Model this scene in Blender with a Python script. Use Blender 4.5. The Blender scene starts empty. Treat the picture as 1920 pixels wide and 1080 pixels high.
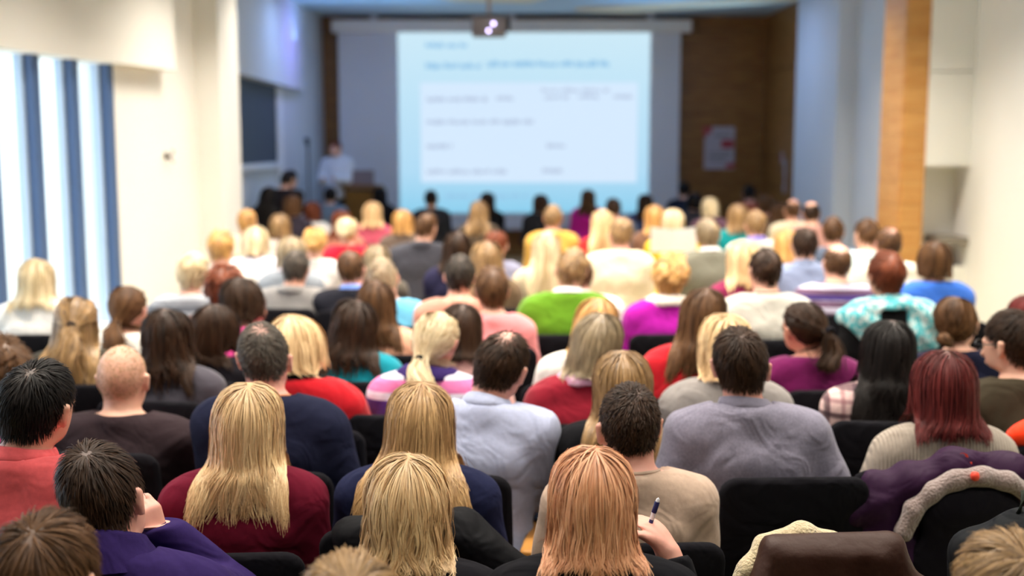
import bpy, math, random
import numpy as np
from mathutils import Vector, Matrix

# ------------------------------------------------------------------ camera, world, light, exposure
SC = bpy.context.scene
COL = SC.collection
CAM_Z, PITCH, FPX = 1.84, math.radians(7.16), 1920 * 40.0 / 36.0
cam_d = bpy.data.cameras.new('camera')
cam_d.lens = 40.0; cam_d.sensor_width = 36.0; cam_d.clip_end = 200
cam_d.dof.use_dof = True; cam_d.dof.focus_distance = 2.6; cam_d.dof.aperture_fstop = 1.75
cam = bpy.data.objects.new('camera', cam_d); COL.objects.link(cam)
cam.location = (0, 0, CAM_Z); cam.rotation_euler = (math.pi / 2 - PITCH, 0, 0)
SC.camera = cam
vs = SC.view_settings
vs.view_transform = 'Standard'; vs.look = 'None'; vs.gamma = 1.0; vs.use_curve_mapping = False
vs.exposure = 0.15
try:
    SC.cycles.use_denoising = True
    SC.cycles.use_adaptive_sampling = True; SC.cycles.adaptive_threshold = 0.03; SC.cycles.adaptive_min_samples = 16
    SC.cycles.max_bounces = 5; SC.cycles.diffuse_bounces = 3; SC.cycles.glossy_bounces = 2
    SC.cycles.sample_clamp_indirect = 6.0
except Exception:
    pass

W = bpy.data.worlds.new('overcast_sky'); SC.world = W; W.use_nodes = True
wn, wl = W.node_tree.nodes, W.node_tree.links
bgn = wn['Background']
tcw = wn.new('ShaderNodeTexCoord'); sepw = wn.new('ShaderNodeSeparateXYZ'); rampw = wn.new('ShaderNodeValToRGB')
wl.new(tcw.outputs['Generated'], sepw.inputs[0]); wl.new(sepw.outputs['Z'], rampw.inputs[0])
rampw.color_ramp.elements[0].position = 0.0; rampw.color_ramp.elements[0].color = (0.80, 0.90, 1.0, 1)
rampw.color_ramp.elements[1].position = 0.35; rampw.color_ramp.elements[1].color = (0.92, 0.97, 1.0, 1)
wl.new(rampw.outputs[0], bgn.inputs['Color']); bgn.inputs['Strength'].default_value = 4.2

def area(name, loc, rot, sx, sy, power, color, portal=False, spread=180):
    L = bpy.data.lights.new(name, 'AREA'); L.shape = 'RECTANGLE'; L.size = sx; L.size_y = sy
    L.energy = power; L.color = color; L.spread = math.radians(spread)
    if portal: L.cycles.is_portal = True
    o = bpy.data.objects.new(name, L); COL.objects.link(o); o.location = loc; o.rotation_euler = rot
    return o

WARM = (1.0, 0.91, 0.79)
for yy, pw in ((1.6, 15), (3.4, 34), (5.4, 54), (7.4, 60), (9.4, 54), (11.2, 30)):
    for xx in (-1.7, 0.3, 2.4):
        area('ceiling_lamp', (xx, yy, 3.60), (0, 0, 0), 1.2, 0.35, pw, WARM, spread=120)
for xx in (-1.9, 2.3):
    area('stage_blue_lamp', (xx, 14.2, 3.66), (0, 0, 0), 1.2, 0.3, 20, (0.42, 0.60, 1.0))
    area('ceiling_blue_fill', (xx, 15.6, 3.25), (math.pi, 0, 0), 2.2, 0.2, 5, (0.30, 0.62, 1.0))  # added uplight without any cove, turns the stage ceiling blue
area('violet_lamp', (-2.3, 15.3, 3.35), (0, math.radians(60), 0), 0.3, 0.6, 3.5, (0.34, 0.26, 1.0), spread=150)

# ------------------------------------------------------------------ picture -> place
CT, ST = math.cos(PITCH), math.sin(PITCH)
def P(px, py, Y):
    xc, yc = (px - 960) / FPX, (540 - py) / FPX
    dy, dz = CT + yc * ST, -ST + yc * CT
    t = Y / dy
    return Vector((xc * t, Y, CAM_Z + dz * t))

# ------------------------------------------------------------------ helpers
def lin(h):
    h = h.lstrip('#'); v = [int(h[i:i + 2], 16) / 255 for i in (0, 2, 4)]
    return tuple((c / 12.92 if c <= 0.04045 else ((c + 0.055) / 1.055) ** 2.4) for c in v) + (1.0,)

def mesh(name, verts, faces=None, smooth=True, attrs=None, tris=None):
    """verts (N,3); faces (M,4) quads or list of tuples."""
    me = bpy.data.meshes.new(name)
    verts = np.asarray(verts, np.float32)
    if isinstance(faces, np.ndarray):
        n = faces.shape[1]
        me.vertices.add(len(verts)); me.vertices.foreach_set('co', verts.ravel())
        me.loops.add(faces.size); me.loops.foreach_set('vertex_index', faces.astype(np.int32).ravel())
        me.polygons.add(len(faces))
        me.polygons.foreach_set('loop_start', np.arange(0, faces.size, n, dtype=np.int32))
        me.update(calc_edges=True)
    else:
        me.from_pydata([tuple(map(float, v)) for v in verts], [], faces); me.update()
    if smooth:
        me.polygons.foreach_set('use_smooth', np.ones(len(me.polygons), bool))
    for k, v in (attrs or {}).items():
        a = me.attributes.new(k, 'FLOAT', 'POINT'); a.data.foreach_set('value', np.asarray(v, np.float32))
    return me

def obj(name, me, mat=None, parent=None, loc=None):
    o = bpy.data.objects.new(name, me); COL.objects.link(o)
    if mat is not None:
        if len(me.materials) == 0: me.materials.append(mat)
        elif me.materials[0] is not mat:
            o.material_slots[0].link = 'OBJECT'; o.material_slots[0].material = mat
    if parent is not None: o.parent = parent
    if loc is not None: o.location = loc
    return o

def tag(o, label=None, cat=None, group=None, kind=None):
    if label: o['label'] = label
    if cat: o['category'] = cat
    if group: o['group'] = group
    if kind: o['kind'] = kind
    return o

def thing(name, label, cat, loc=(0, 0, 0), rz=0, group=None):
    o = bpy.data.objects.new(name, None); COL.objects.link(o)
    o.location = loc; o.rotation_euler = (0, 0, rz); o.empty_display_size = 0.1
    return tag(o, label, cat, group)

class MB:
    def __init__(s): s.v = []; s.f = []
    def add(s, v, f):
        n = len(s.v); s.v += [tuple(p) for p in v]; s.f += [tuple(i + n for i in q) for q in f]; return s
    def box(s, a, b):
        (x0, y0, z0), (x1, y1, z1) = a, b
        v = [(x0,y0,z0),(x1,y0,z0),(x1,y1,z0),(x0,y1,z0),(x0,y0,z1),(x1,y0,z1),(x1,y1,z1),(x0,y1,z1)]
        return s.add(v, [(0,3,2,1),(4,5,6,7),(0,1,5,4),(1,2,6,5),(2,3,7,6),(3,0,4,7)])
    def prism(s, pts, z0, z1):
        n = len(pts)
        v = [(x, y, z0) for x, y in pts] + [(x, y, z1) for x, y in pts]
        f = [tuple(range(n - 1, -1, -1)), tuple(range(n, 2 * n))] + [(i, (i + 1) % n, (i + 1) % n + n, i + n) for i in range(n)]
        return s.add(v, f)
    def tube(s, path, r, n=8, caps=True):
        path = [Vector(p) for p in path]; rings = []
        for i, p in enumerate(path):
            d = (path[min(i + 1, len(path) - 1)] - path[max(i - 1, 0)]).normalized()
            u = d.cross(Vector((0, 0, 1)) if abs(d.z) < 0.9 else Vector((1, 0, 0))).normalized(); w = d.cross(u)
            rr = r[i] if isinstance(r, (list, tuple)) else r
            rings.append([p + (u * math.cos(2*math.pi*k/n) + w * math.sin(2*math.pi*k/n)) * rr for k in range(n)])
        v = [q for R in rings for q in R]
        f = [(i*n+k, i*n+(k+1) % n, (i+1)*n+(k+1) % n, (i+1)*n+k) for i in range(len(rings)-1) for k in range(n)]
        if caps: f += [tuple(range(n-1, -1, -1)), tuple(range((len(rings)-1)*n, len(rings)*n))]
        return s.add(v, f)
    def lathe(s, prof, c=(0, 0, 0), n=24, ex=1.0, ey=1.0):
        v = [(c[0]+r*ex*math.cos(2*math.pi*k/n), c[1]+r*ey*math.sin(2*math.pi*k/n), c[2]+z) for r, z in prof for k in range(n)]
        f = [(i*n+k, i*n+(k+1) % n, (i+1)*n+(k+1) % n, (i+1)*n+k) for i in range(len(prof)-1) for k in range(n)]
        return s.add(v, f)
    def build(s, name, mat, parent=None, smooth=False, loc=None):
        return obj(name, mesh(name, np.array(s.v, np.float32), s.f, smooth), mat, parent, loc)

# ------------------------------------------------------------------ materials
MATS = {}
def newmat(key):
    m = bpy.data.materials.new(key); m.use_nodes = True
    nt = m.node_tree; b = nt.nodes['Principled BSDF']
    return m, nt, b, nt.nodes, nt.links

def bump(nt, b, scale, strength, dist=0.01, detail=3, coord='Object', stretch=None):
    n, l = nt.nodes, nt.links
    tc = n.new('ShaderNodeTexCoord'); no = n.new('ShaderNodeTexNoise'); bp = n.new('ShaderNodeBump')
    no.inputs['Scale'].default_value = scale; no.inputs['Detail'].default_value = detail
    src = tc.outputs[coord]
    if stretch:
        mp = n.new('ShaderNodeMapping'); mp.inputs['Scale'].default_value = stretch; l.new(src, mp.inputs[0]); src = mp.outputs[0]
    l.new(src, no.inputs['Vector']); l.new(no.outputs[0], bp.inputs['Height'])
    bp.inputs['Strength'].default_value = strength; bp.inputs['Distance'].default_value = dist
    l.new(bp.outputs[0], b.inputs['Normal'])
    return no, bp

def paint(hexc, rough=0.7, var=0.06, scale=3.0, key=None):
    key = key or f'paint_{hexc}_{rough}'
    if key in MATS: return MATS[key]
    m, nt, b, n, l = newmat(key)
    c = lin(hexc)
    tc = n.new('ShaderNodeTexCoord'); no = n.new('ShaderNodeTexNoise'); no.inputs['Scale'].default_value = scale
    mx = n.new('ShaderNodeMix'); mx.data_type = 'RGBA'
    mx.inputs['A'].default_value = tuple(x * (1 - var) for x in c[:3]) + (1,); mx.inputs['B'].default_value = tuple(min(1, x * (1 + var)) for x in c[:3]) + (1,)
    l.new(tc.outputs['Object'], no.inputs['Vector']); l.new(no.outputs[0], mx.inputs['Factor'])
    l.new(mx.outputs['Result'], b.inputs['Base Color']); b.inputs['Roughness'].default_value = rough
    MATS[key] = m; return m

def metal(hexc, rough=0.3):
    key = f'metal_{hexc}_{rough}'
    if key in MATS: return MATS[key]
    m, nt, b, n, l = newmat(key)
    b.inputs['Base Color'].default_value = lin(hexc); b.inputs['Metallic'].default_value = 1.0; b.inputs['Roughness'].default_value = rough
    bump(nt, b, 60, 0.05, 0.001); MATS[key] = m; return m

def emit(hexc, strength, key=None):
    key = key or f'emit_{hexc}_{strength}'
    if key in MATS: return MATS[key]
    m, nt, b, n, l = newmat(key)
    b.inputs['Base Color'].default_value = (0.02, 0.02, 0.02, 1); b.inputs['Emission Color'].default_value = lin(hexc)
    b.inputs['Emission Strength'].default_value = strength; MATS[key] = m; return m

def wood(h1, h2, key, scale=(1, 1, 14), rough=0.45, coord='Object'):
    if key in MATS: return MATS[key]
    m, nt, b, n, l = newmat(key)
    tc = n.new('ShaderNodeTexCoord'); mp = n.new('ShaderNodeMapping'); mp.inputs['Scale'].default_value = scale
    no = n.new('ShaderNodeTexNoise'); no.inputs['Scale'].default_value = 3; no.inputs['Detail'].default_value = 6
    rp = n.new('ShaderNodeValToRGB'); rp.color_ramp.elements[0].color = lin(h1); rp.color_ramp.elements[1].color = lin(h2)
    rp.color_ramp.elements[0].position = 0.3; rp.color_ramp.elements[1].position = 0.7
    l.new(tc.outputs[coord], mp.inputs[0]); l.new(mp.outputs[0], no.inputs['Vector']); l.new(no.outputs[0], rp.inputs[0])
    l.new(rp.outputs[0], b.inputs['Base Color']); b.inputs['Roughness'].default_value = rough
    MATS[key] = m; return m

def cloth(hexc, pat='plain', hex2='ffffff', hex3='888888', rough=0.9):
    key = f'cloth_{hexc}_{pat}_{hex2}_{hex3}'
    if key in MATS: return MATS[key]
    m, nt, b, n, l = newmat(key)
    c = lin(hexc); tc = n.new('ShaderNodeTexCoord')
    no = n.new('ShaderNodeTexNoise'); no.inputs['Scale'].default_value = 90 if pat != 'melange' else 140; no.inputs['Detail'].default_value = 2
    l.new(tc.outputs['Object'], no.inputs['Vector'])
    mx = n.new('ShaderNodeMix'); mx.data_type = 'RGBA'; l.new(no.outputs[0], mx.inputs['Factor'])
    v = 0.35 if pat == 'melange' else 0.14
    mx.inputs['A'].default_value = tuple(x * (1 - v) for x in c[:3]) + (1,); mx.inputs['B'].default_value = tuple(min(1, x * (1 + v)) for x in c[:3]) + (1,)
    colr = mx.outputs['Result']
    sep = n.new('ShaderNodeSeparateXYZ'); l.new(tc.outputs['Object'], sep.inputs[0])
    def wave(sock, freq, thr, phase=0.0):
        a = n.new('ShaderNodeMath'); a.operation = 'MULTIPLY_ADD'; a.inputs[1].default_value = freq; a.inputs[2].default_value = phase; l.new(sock, a.inputs[0])
        s_ = n.new('ShaderNodeMath'); s_.operation = 'SINE'; l.new(a.outputs[0], s_.inputs[0])
        g = n.new('ShaderNodeMath'); g.operation = 'GREATER_THAN'; g.inputs[1].default_value = thr; l.new(s_.outputs[0], g.inputs[0])
        return g.outputs[0], s_.outputs[0]
    def over(base, fac, hx, amt=1.0):
        q = n.new('ShaderNodeMix'); q.data_type = 'RGBA'; l.new(base, q.inputs['A']); q.inputs['B'].default_value = lin(hx)
        if amt < 1:
            mm = n.new('ShaderNodeMath'); mm.operation = 'MULTIPLY'; mm.inputs[1].default_value = amt; l.new(fac, mm.inputs[0]); fac = mm.outputs[0]
        l.new(fac, q.inputs['Factor']); return q.outputs['Result']
    hgt = no.outputs[0]; bstr, bdist = 0.25, 0.002
    if pat == 'stripes':
        w1, _ = wave(sep.outputs['Z'], 95, 0.2); colr = over(colr, w1, hex2)
        w2, _ = wave(sep.outputs['Z'], 47.5, 0.75, 0.6); colr = over(colr, w2, hex3)
    elif pat == 'bands':
        w1, _ = wave(sep.outputs['Z'], 62, 0.1); colr = over(colr, w1, hex2)
        w2, _ = wave(sep.outputs['Z'], 31, 0.45, 0.4); colr = over(colr, w2, hex3)
    elif pat == 'plaid':
        w1, _ = wave(sep.outputs['X'], 130, 0.55); w2, _ = wave(sep.outputs['Z'], 130, 0.55)
        w3, _ = wave(sep.outputs['X'], 65, 0.82, 1.0); w4, _ = wave(sep.outputs['Z'], 65, 0.82, 1.0)
        colr = over(colr, w1, hex2, 0.6); colr = over(colr, w2, hex2, 0.6); colr = over(colr, w3, hex3, 0.7); colr = over(colr, w4, hex3, 0.7)
    elif pat == 'rib':
        _, s1 = wave(sep.outputs['X'], 620, 2); hgt = s1; bstr, bdist = 0.6, 0.0025
    elif pat == 'scarf':
        vo = n.new('ShaderNodeTexNoise'); vo.inputs['Scale'].default_value = 22; vo.inputs['Detail'].default_value = 4; vo.inputs['Distortion'].default_value = 1.5
        l.new(tc.outputs['Object'], vo.inputs['Vector'])
        g = n.new('ShaderNodeMath'); g.operation = 'GREATER_THAN'; g.inputs[1].default_value = 0.53; l.new(vo.outputs[0], g.inputs[0])
        colr = over(colr, g.outputs[0], hex2, 0.8)
        g2 = n.new('ShaderNodeMath'); g2.operation = 'GREATER_THAN'; g2.inputs[1].default_value = 0.62; l.new(vo.outputs[0], g2.inputs[0])
        colr = over(colr, g2.outputs[0], hex3, 0.8)
    bp = n.new('ShaderNodeBump'); bp.inputs['Strength'].default_value = bstr; bp.inputs['Distance'].default_value = bdist
    l.new(hgt, bp.inputs['Height'])
    wr = n.new('ShaderNodeTexNoise'); wr.inputs['Scale'].default_value = 7; wr.inputs['Detail'].default_value = 2; wr.inputs['Distortion'].default_value = 1.2
    l.new(tc.outputs['Object'], wr.inputs['Vector'])
    b2 = n.new('ShaderNodeBump'); b2.inputs['Strength'].default_value = 0.55; b2.inputs['Distance'].default_value = 0.035
    l.new(wr.outputs[0], b2.inputs['Height']); l.new(bp.outputs[0], b2.inputs['Normal']); l.new(b2.outputs[0], b.inputs['Normal'])
    l.new(colr, b.inputs['Base Color']); b.inputs['Roughness'].default_value = rough
    lum = 0.3*c[0]+0.6*c[1]+0.1*c[2]
    b.inputs['Sheen Weight'].default_value = 0.0 if lum < 0.05 else 0.15; b.inputs['Sheen Roughness'].default_value = 0.5
    b.inputs['Specular IOR Level'].default_value = 0.12
    MATS[key] = m; return m

HAIR = dict(blonde=('a0692f', 'fddba6'), dkblond=('7c5228', 'e2b880'), platinum=('b0905c', 'f4e0b8'), ginger=('b4622e', 'ffc294'), auburn=('260a0c', '6e2a28'),
            brown=('26170e', '6b4a2e'), dkbrown=('120b07', '3c2718'), black=('080606', '1f1917'), ltbrown=('523a22', 'b28c5c'),
            orange=('8e5a2a', 'ecb66c'), redbrown=('34140c', '7e4026'), grey=('221d19', '5c534a'), dkgrey=('14110f', '403830'), ash=('5c4c38', 'b09a78'))
def hairmat(c):
    key = 'hair_' + c
    if key in MATS: return MATS[key]
    m, nt, b, n, l = newmat(key)
    d, g = HAIR[c]
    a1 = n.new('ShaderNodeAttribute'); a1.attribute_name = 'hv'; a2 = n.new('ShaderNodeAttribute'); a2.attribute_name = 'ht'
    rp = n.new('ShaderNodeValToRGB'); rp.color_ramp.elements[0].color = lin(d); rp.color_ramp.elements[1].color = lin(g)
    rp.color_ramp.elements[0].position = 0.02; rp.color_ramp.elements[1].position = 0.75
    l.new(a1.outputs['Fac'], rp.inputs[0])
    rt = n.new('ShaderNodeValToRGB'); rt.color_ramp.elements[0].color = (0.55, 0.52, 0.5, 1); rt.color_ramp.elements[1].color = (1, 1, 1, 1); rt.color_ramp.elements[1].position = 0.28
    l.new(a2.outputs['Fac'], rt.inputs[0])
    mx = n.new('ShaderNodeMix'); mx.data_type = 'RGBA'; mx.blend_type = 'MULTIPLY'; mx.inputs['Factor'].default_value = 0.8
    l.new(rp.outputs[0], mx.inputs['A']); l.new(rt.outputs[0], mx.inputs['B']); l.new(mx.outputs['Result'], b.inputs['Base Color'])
    dk = sum(lin(g)[:3]) < 0.35
    b.inputs['Roughness'].default_value = 0.5 if dk else 0.42; b.inputs['Specular IOR Level'].default_value = 0.16 if dk else 0.42
    MATS[key] = m; return m

SKINS = dict(fair='e6b49c', mid='d6a088', pink='e0a594')
def skinmat(skin, hairc, mixv):
    key = f'skin_{skin}_{hairc}_{mixv}'
    if key in MATS: return MATS[key]
    m, nt, b, n, l = newmat(key)
    at = n.new('ShaderNodeAttribute'); at.attribute_name = 'scalp'
    d = lin(HAIR[hairc][0]); g = lin(HAIR[hairc][1]); hc = tuple(d[i] * 0.6 + g[i] * 0.4 for i in range(3)) + (1,)
    tc = n.new('ShaderNodeTexCoord'); no = n.new('ShaderNodeTexNoise'); no.inputs['Scale'].default_value = 25
    l.new(tc.outputs['Object'], no.inputs['Vector'])
    s0 = n.new('ShaderNodeMix'); s0.data_type = 'RGBA'; c = lin(SKINS[skin])
    s0.inputs['A'].default_value = tuple(x * 0.9 for x in c[:3]) + (1,); s0.inputs['B'].default_value = (min(1, c[0] * 1.08), c[1] * 1.02, c[2], 1)
    l.new(no.outputs[0], s0.inputs['Factor'])
    mm = n.new('ShaderNodeMath'); mm.operation = 'MULTIPLY'; mm.inputs[1].default_value = mixv; l.new(at.outputs['Fac'], mm.inputs[0])
    mx = n.new('ShaderNodeMix'); mx.data_type = 'RGBA'; l.new(s0.outputs['Result'], mx.inputs['A']); mx.inputs['B'].default_value = hc
    l.new(mm.outputs[0], mx.inputs['Factor']); l.new(mx.outputs['Result'], b.inputs['Base Color'])
    b.inputs['Roughness'].default_value = 0.5; b.inputs['Subsurface Weight'].default_value = 0.12; b.inputs['Subsurface Radius'].default_value = (0.01, 0.004, 0.002)
    bump(nt, b, 220, 0.12, 0.001)
    MATS[key] = m; return m

# ------------------------------------------------------------------ implicit surfaces
def d_cap(X, Y, Z, a, b, ra, rb):
    ax, ay, az = a; bx, by, bz = b[0]-ax, b[1]-ay, b[2]-az
    L2 = bx*bx + by*by + bz*bz + 1e-12
    px, py, pz = X-ax, Y-ay, Z-az
    t = np.clip((px*bx + py*by + pz*bz) / L2, 0, 1)
    return np.sqrt((px-t*bx)**2 + (py-t*by)**2 + (pz-t*bz)**2) - (ra + (rb-ra)*t)
def d_ell(X, Y, Z, c, r):
    px, py, pz = (X-c[0])/r[0], (Y-c[1])/r[1], (Z-c[2])/r[2]
    k0 = np.sqrt(px*px + py*py + pz*pz)
    k1 = np.sqrt((px/r[0])**2 + (py/r[1])**2 + (pz/r[2])**2) + 1e-9
    return k0*(k0-1)/k1
def d_box(X, Y, Z, c, h, r):
    qx, qy, qz = np.abs(X-c[0])-h[0]+r, np.abs(Y-c[1])-h[1]+r, np.abs(Z-c[2])-h[2]+r
    return np.sqrt(np.maximum(qx,0)**2 + np.maximum(qy,0)**2 + np.maximum(qz,0)**2) + np.minimum(np.maximum(qx, np.maximum(qy, qz)), 0) - r
def smin(a, b, k):
    h = np.maximum(k - np.abs(a-b), 0) / k
    return np.minimum(a, b) - h*h*k*0.25
def prim(q, X, Y, Z, inf=0.0):
    if q[0] == 'c': return d_cap(X, Y, Z, q[1], q[2], q[3]+inf, q[4]+inf)
    if q[0] == 'e': return d_ell(X, Y, Z, q[1], tuple(v+inf for v in q[2]))
    return d_box(X, Y, Z, q[1], tuple(v+inf for v in q[2]), q[3]+inf)
def bbox(q):
    if q[0] == 'c':
        r = max(q[3], q[4]); return [min(q[1][i], q[2][i])-r for i in range(3)], [max(q[1][i], q[2][i])+r for i in range(3)]
    return [q[1][i]-q[2][i] for i in range(3)], [q[1][i]+q[2][i] for i in range(3)]
def kof(q): return q[-1]
def field(prims, ax, inf=0.0):
    f = np.full((len(ax[0]), len(ax[1]), len(ax[2])), 0.05, np.float32)
    for q in prims:
        lo, hi = bbox(q); m = 0.05 + inf
        sl = []
        for i in range(3):
            i0 = max(0, int(np.searchsorted(ax[i], lo[i]-m))-1); i1 = min(len(ax[i]), int(np.searchsorted(ax[i], hi[i]+m))+1)
            sl.append(slice(i0, i1))
        if any(s.stop <= s.start for s in sl): continue
        X = ax[0][sl[0]][:, None, None]; Y = ax[1][sl[1]][None, :, None]; Z = ax[2][sl[2]][None, None, :]
        d = prim(q, X, Y, Z, inf).astype(np.float32)
        f[tuple(sl)] = smin(f[tuple(sl)], d, kof(q))
    return f
def axis(*segs):
    """segs: (start, end, step) consecutive"""
    out = []
    for a, b, s in segs:
        n = max(1, int(round((b-a)/s))); out += list(np.linspace(a, b, n, endpoint=False))
    out.append(segs[-1][1]); return np.array(out, np.float32)
def surfnet(f, ax):
    s = f < 0
    c = np.zeros(tuple(n-1 for n in f.shape), np.uint8)
    offs = [(i, j, k) for i in (0, 1) for j in (0, 1) for k in (0, 1)]
    nx, ny, nz = c.shape
    for i, j, k in offs: c += s[i:i+nx, j:j+ny, k:k+nz]
    act = (c > 0) & (c < 8)
    I, J, K = np.nonzero(act)
    ids = np.full(c.shape, -1, np.int64); ids[I, J, K] = np.arange(len(I))
    acc = np.zeros((len(I), 3)); cnt = np.zeros(len(I))
    for o in offs:
        for d in range(3):
            if o[d]: continue
            p = list(o); p[d] = 1
            fa = f[I+o[0], J+o[1], K+o[2]]; fb = f[I+p[0], J+p[1], K+p[2]]
            m = (fa < 0) != (fb < 0)
            t = fa[m] / (fa[m]-fb[m])
            idx = [I[m]+o[0], J[m]+o[1], K[m]+o[2]]
            for e in range(3):
                q = ax[e][idx[e]]
                if e == d: q = q + t*(ax[e][idx[e]+1]-q)
                acc[m, e] += q
            cnt[m] += 1
    V = acc / np.maximum(cnt, 1)[:, None]
    Q = []
    for d in range(3):
        a, b = [(1, 2), (2, 0), (0, 1)][d]
        A = np.moveaxis(s, (d, a, b), (0, 1, 2)); D = np.moveaxis(ids, (d, a, b), (0, 1, 2))
        e = A[:-1, 1:-1, 1:-1] != A[1:, 1:-1, 1:-1]
        i, j, k = np.nonzero(e)
        q = np.stack([D[i, j, k], D[i, j+1, k], D[i, j+1, k+1], D[i, j, k+1]], 1)
        flip = ~A[i, j+1, k+1]
        q[flip] = q[flip][:, ::-1]; Q.append(q)
    Q = np.concatenate(Q); Q = Q[(Q >= 0).all(1)]
    return V.astype(np.float32), Q
# ------------------------------------------------------------------ the room
def struct(o, label=None):
    o['kind'] = 'structure'
    if label: o['label'] = label
    return o
M_WHITE = paint('f9f6ef', 0.75, 0.02); M_BLUELIT = paint('cdd6e4', 0.75, 0.02); M_CEIL = paint('b4cade', 0.85, 0.02)  # cool paint: white walls with the stage's blue light put into the colour
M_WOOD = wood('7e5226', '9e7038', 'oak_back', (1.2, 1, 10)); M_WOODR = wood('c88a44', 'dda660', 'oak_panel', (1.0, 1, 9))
M_FRAME = paint('4c6690', 0.5, 0.04); M_BLACK = paint('16161a', 0.6, 0.1)
ZC = 3.77
def LX(d): return -4.95 + 0.195*d
# floor: olive carpet
m, nt, b, n, l = newmat('carpet'); MATS['carpet'] = m
tc = n.new('ShaderNodeTexCoord'); no = n.new('ShaderNodeTexNoise'); no.inputs['Scale'].default_value = 180; rp = n.new('ShaderNodeValToRGB')
rp.color_ramp.elements[0].color = lin('7d7a52'); rp.color_ramp.elements[1].color = lin('a8a478')
l.new(tc.outputs['Object'], no.inputs['Vector']); l.new(no.outputs[0], rp.inputs[0]); l.new(rp.outputs[0], b.inputs['Base Color']); b.inputs['Roughness'].default_value = 0.95
bp = n.new('ShaderNodeBump'); bp.inputs['Strength'].default_value = 0.4; bp.inputs['Distance'].default_value = 0.004; l.new(no.outputs[0], bp.inputs['Height']); l.new(bp.outputs[0], b.inputs['Normal'])
struct(MB().box((-5.6, -3.2, -0.12), (5.2, 18, 0)).build('floor', MATS['carpet']), 'olive green carpet floor of the lecture room')
struct(MB().box((-5.6, -3.2, ZC), (5.2, 18, ZC+0.12)).build('ceiling', M_CEIL), 'pale ceiling above the stage')
struct(MB().box((-5.6, -3.2, 0), (5.2, -3.0, ZC)).build('wall_rear', M_WHITE), 'plain wall behind the audience')

# left: slanting window wall with a deep bulkhead, white pier and square column
def wallseg(d0, d1, z0, z1, t0, t1):
    return [(LX(d0)-t0, d0), (LX(d1)-t0, d1), (LX(d1)+t1, d1), (LX(d0)+t1, d0)], z0, z1
D_END, D_WIN1, D_WIN0 = 10.55, 9.13, 2.0
struct(MB().prism(*wallseg(D_WIN1, D_END, 0, ZC, 0.25, 0.0)).prism(*wallseg(-3.0, D_WIN0, 0, ZC, 0.25, 0.0)).prism(*wallseg(D_WIN0, D_WIN1, 0, 0.38, 0.25, 0.0))
       .prism(*wallseg(D_WIN0, D_WIN1, 2.47, ZC, 0.25, 0.0)).build('wall_left', M_WHITE), 'bright white wall to the right of the tall windows')
struct(MB().prism(*wallseg(-3.0, 9.86, 2.47, ZC, 0.0, 0.16)).build('trim_1', M_WHITE), 'cream bulkhead over the tall windows')
struct(MB().box((-2.90, D_END, 0), (-2.675, 11.3, ZC)).build('trim_2', M_WHITE), 'cream square column beside the stage')
wd = struct(MB().prism(*wallseg(D_WIN0, D_WIN1, 0.38, 0.43, 0.2, 0.06)).build('window_1', M_WHITE), 'row of tall narrow windows with dark blue mullions')
dm = [9.09-0.48*k for k in range(0, 15)]
mg, ntg, bg_, ng, lg = newmat('window_glass'); MATS['glass'] = mg
for x in list(ng):
    if x.type == 'BSDF_PRINCIPLED': ng.remove(x)
tr_ = ng.new('ShaderNodeBsdfTransparent'); gl = ng.new('ShaderNodeBsdfGlossy'); fr = ng.new('ShaderNodeMixShader'); tr_.inputs[0].default_value = (0.93, 0.97, 1.0, 1)
gl.inputs['Roughness'].default_value = 0.02; fr.inputs[0].default_value = 0.05
lg.new(tr_.outputs[0], fr.inputs[1]); lg.new(gl.outputs[0], fr.inputs[2]); lg.new(fr.outputs[0], ng['Material Output'].inputs[0])
M_SASH = paint('b9cbe0', 0.5, 0.03)
for k, d in enumerate(dm):
    MB().prism(*wallseg(d-0.05, d+0.035, 0.43, 2.47, 0.10, 0.02)).build('mullion', M_FRAME, wd)
    if k+1 < len(dm):
        MB().prism(*wallseg(dm[k+1]+0.04, d-0.05, 0.43, 2.47, 0.075, -0.065)).build('pane', MATS['glass'], wd)
        MB().prism(*wallseg(d-0.075, d-0.05, 0.43, 2.47, 0.10, -0.04)).build('sash', M_SASH, wd)
    if k % 3 == 0:
        dd = d-0.74; ang = math.atan2(1, 0.195)
        area('window_portal', (LX(dd)-0.30, dd, 1.45), (math.pi/2, 0, ang-math.pi), 1.5, 2.1, 1, (1, 1, 1), portal=True)
# far left: recess beside the stage with a dark blind
struct(MB().box((-5.6, 11.3, 0), (-3.15, 11.5, ZC)).box((-3.30, 11.3, 0), (-3.12, 17.6, ZC)).prism([(-3.2, 15.4), (-3.12, 15.4), (-2.87, 17.565), (-3.2, 17.565)], 0, ZC).build('wall_stage_left', M_BLUELIT), 'bluish white wall beside the stage')
struct(MB().box((-5.6, D_END, 0), (-2.9, D_END+0.12, ZC)).build('wall_return', M_WHITE), 'white return behind the column')
struct(MB().box((-3.12, 11.6, 2.60), (-2.93, 16.3, ZC)).build('trim_3', M_BLUELIT), 'bluish bulkhead above the dark blind')
bl = struct(MB().box((-3.12, 12.3, 1.62), (-3.085, 15.05, 2.60)).build('window_2', paint('27364c', 0.6, 0.06)), 'window covered by a dark navy blind beside the column')
MB().box((-3.12, 15.05, 0.5), (-3.06, 15.35, 2.62)).build('window_frame', paint('e6ecf6', 0.5, 0.02), bl)
MB().box((-3.12, 12.3, 1.55), (-3.05, 15.05, 1.62)).build('bottom_rail', paint('dfe6f2', 0.5, 0.02), bl)

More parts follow.
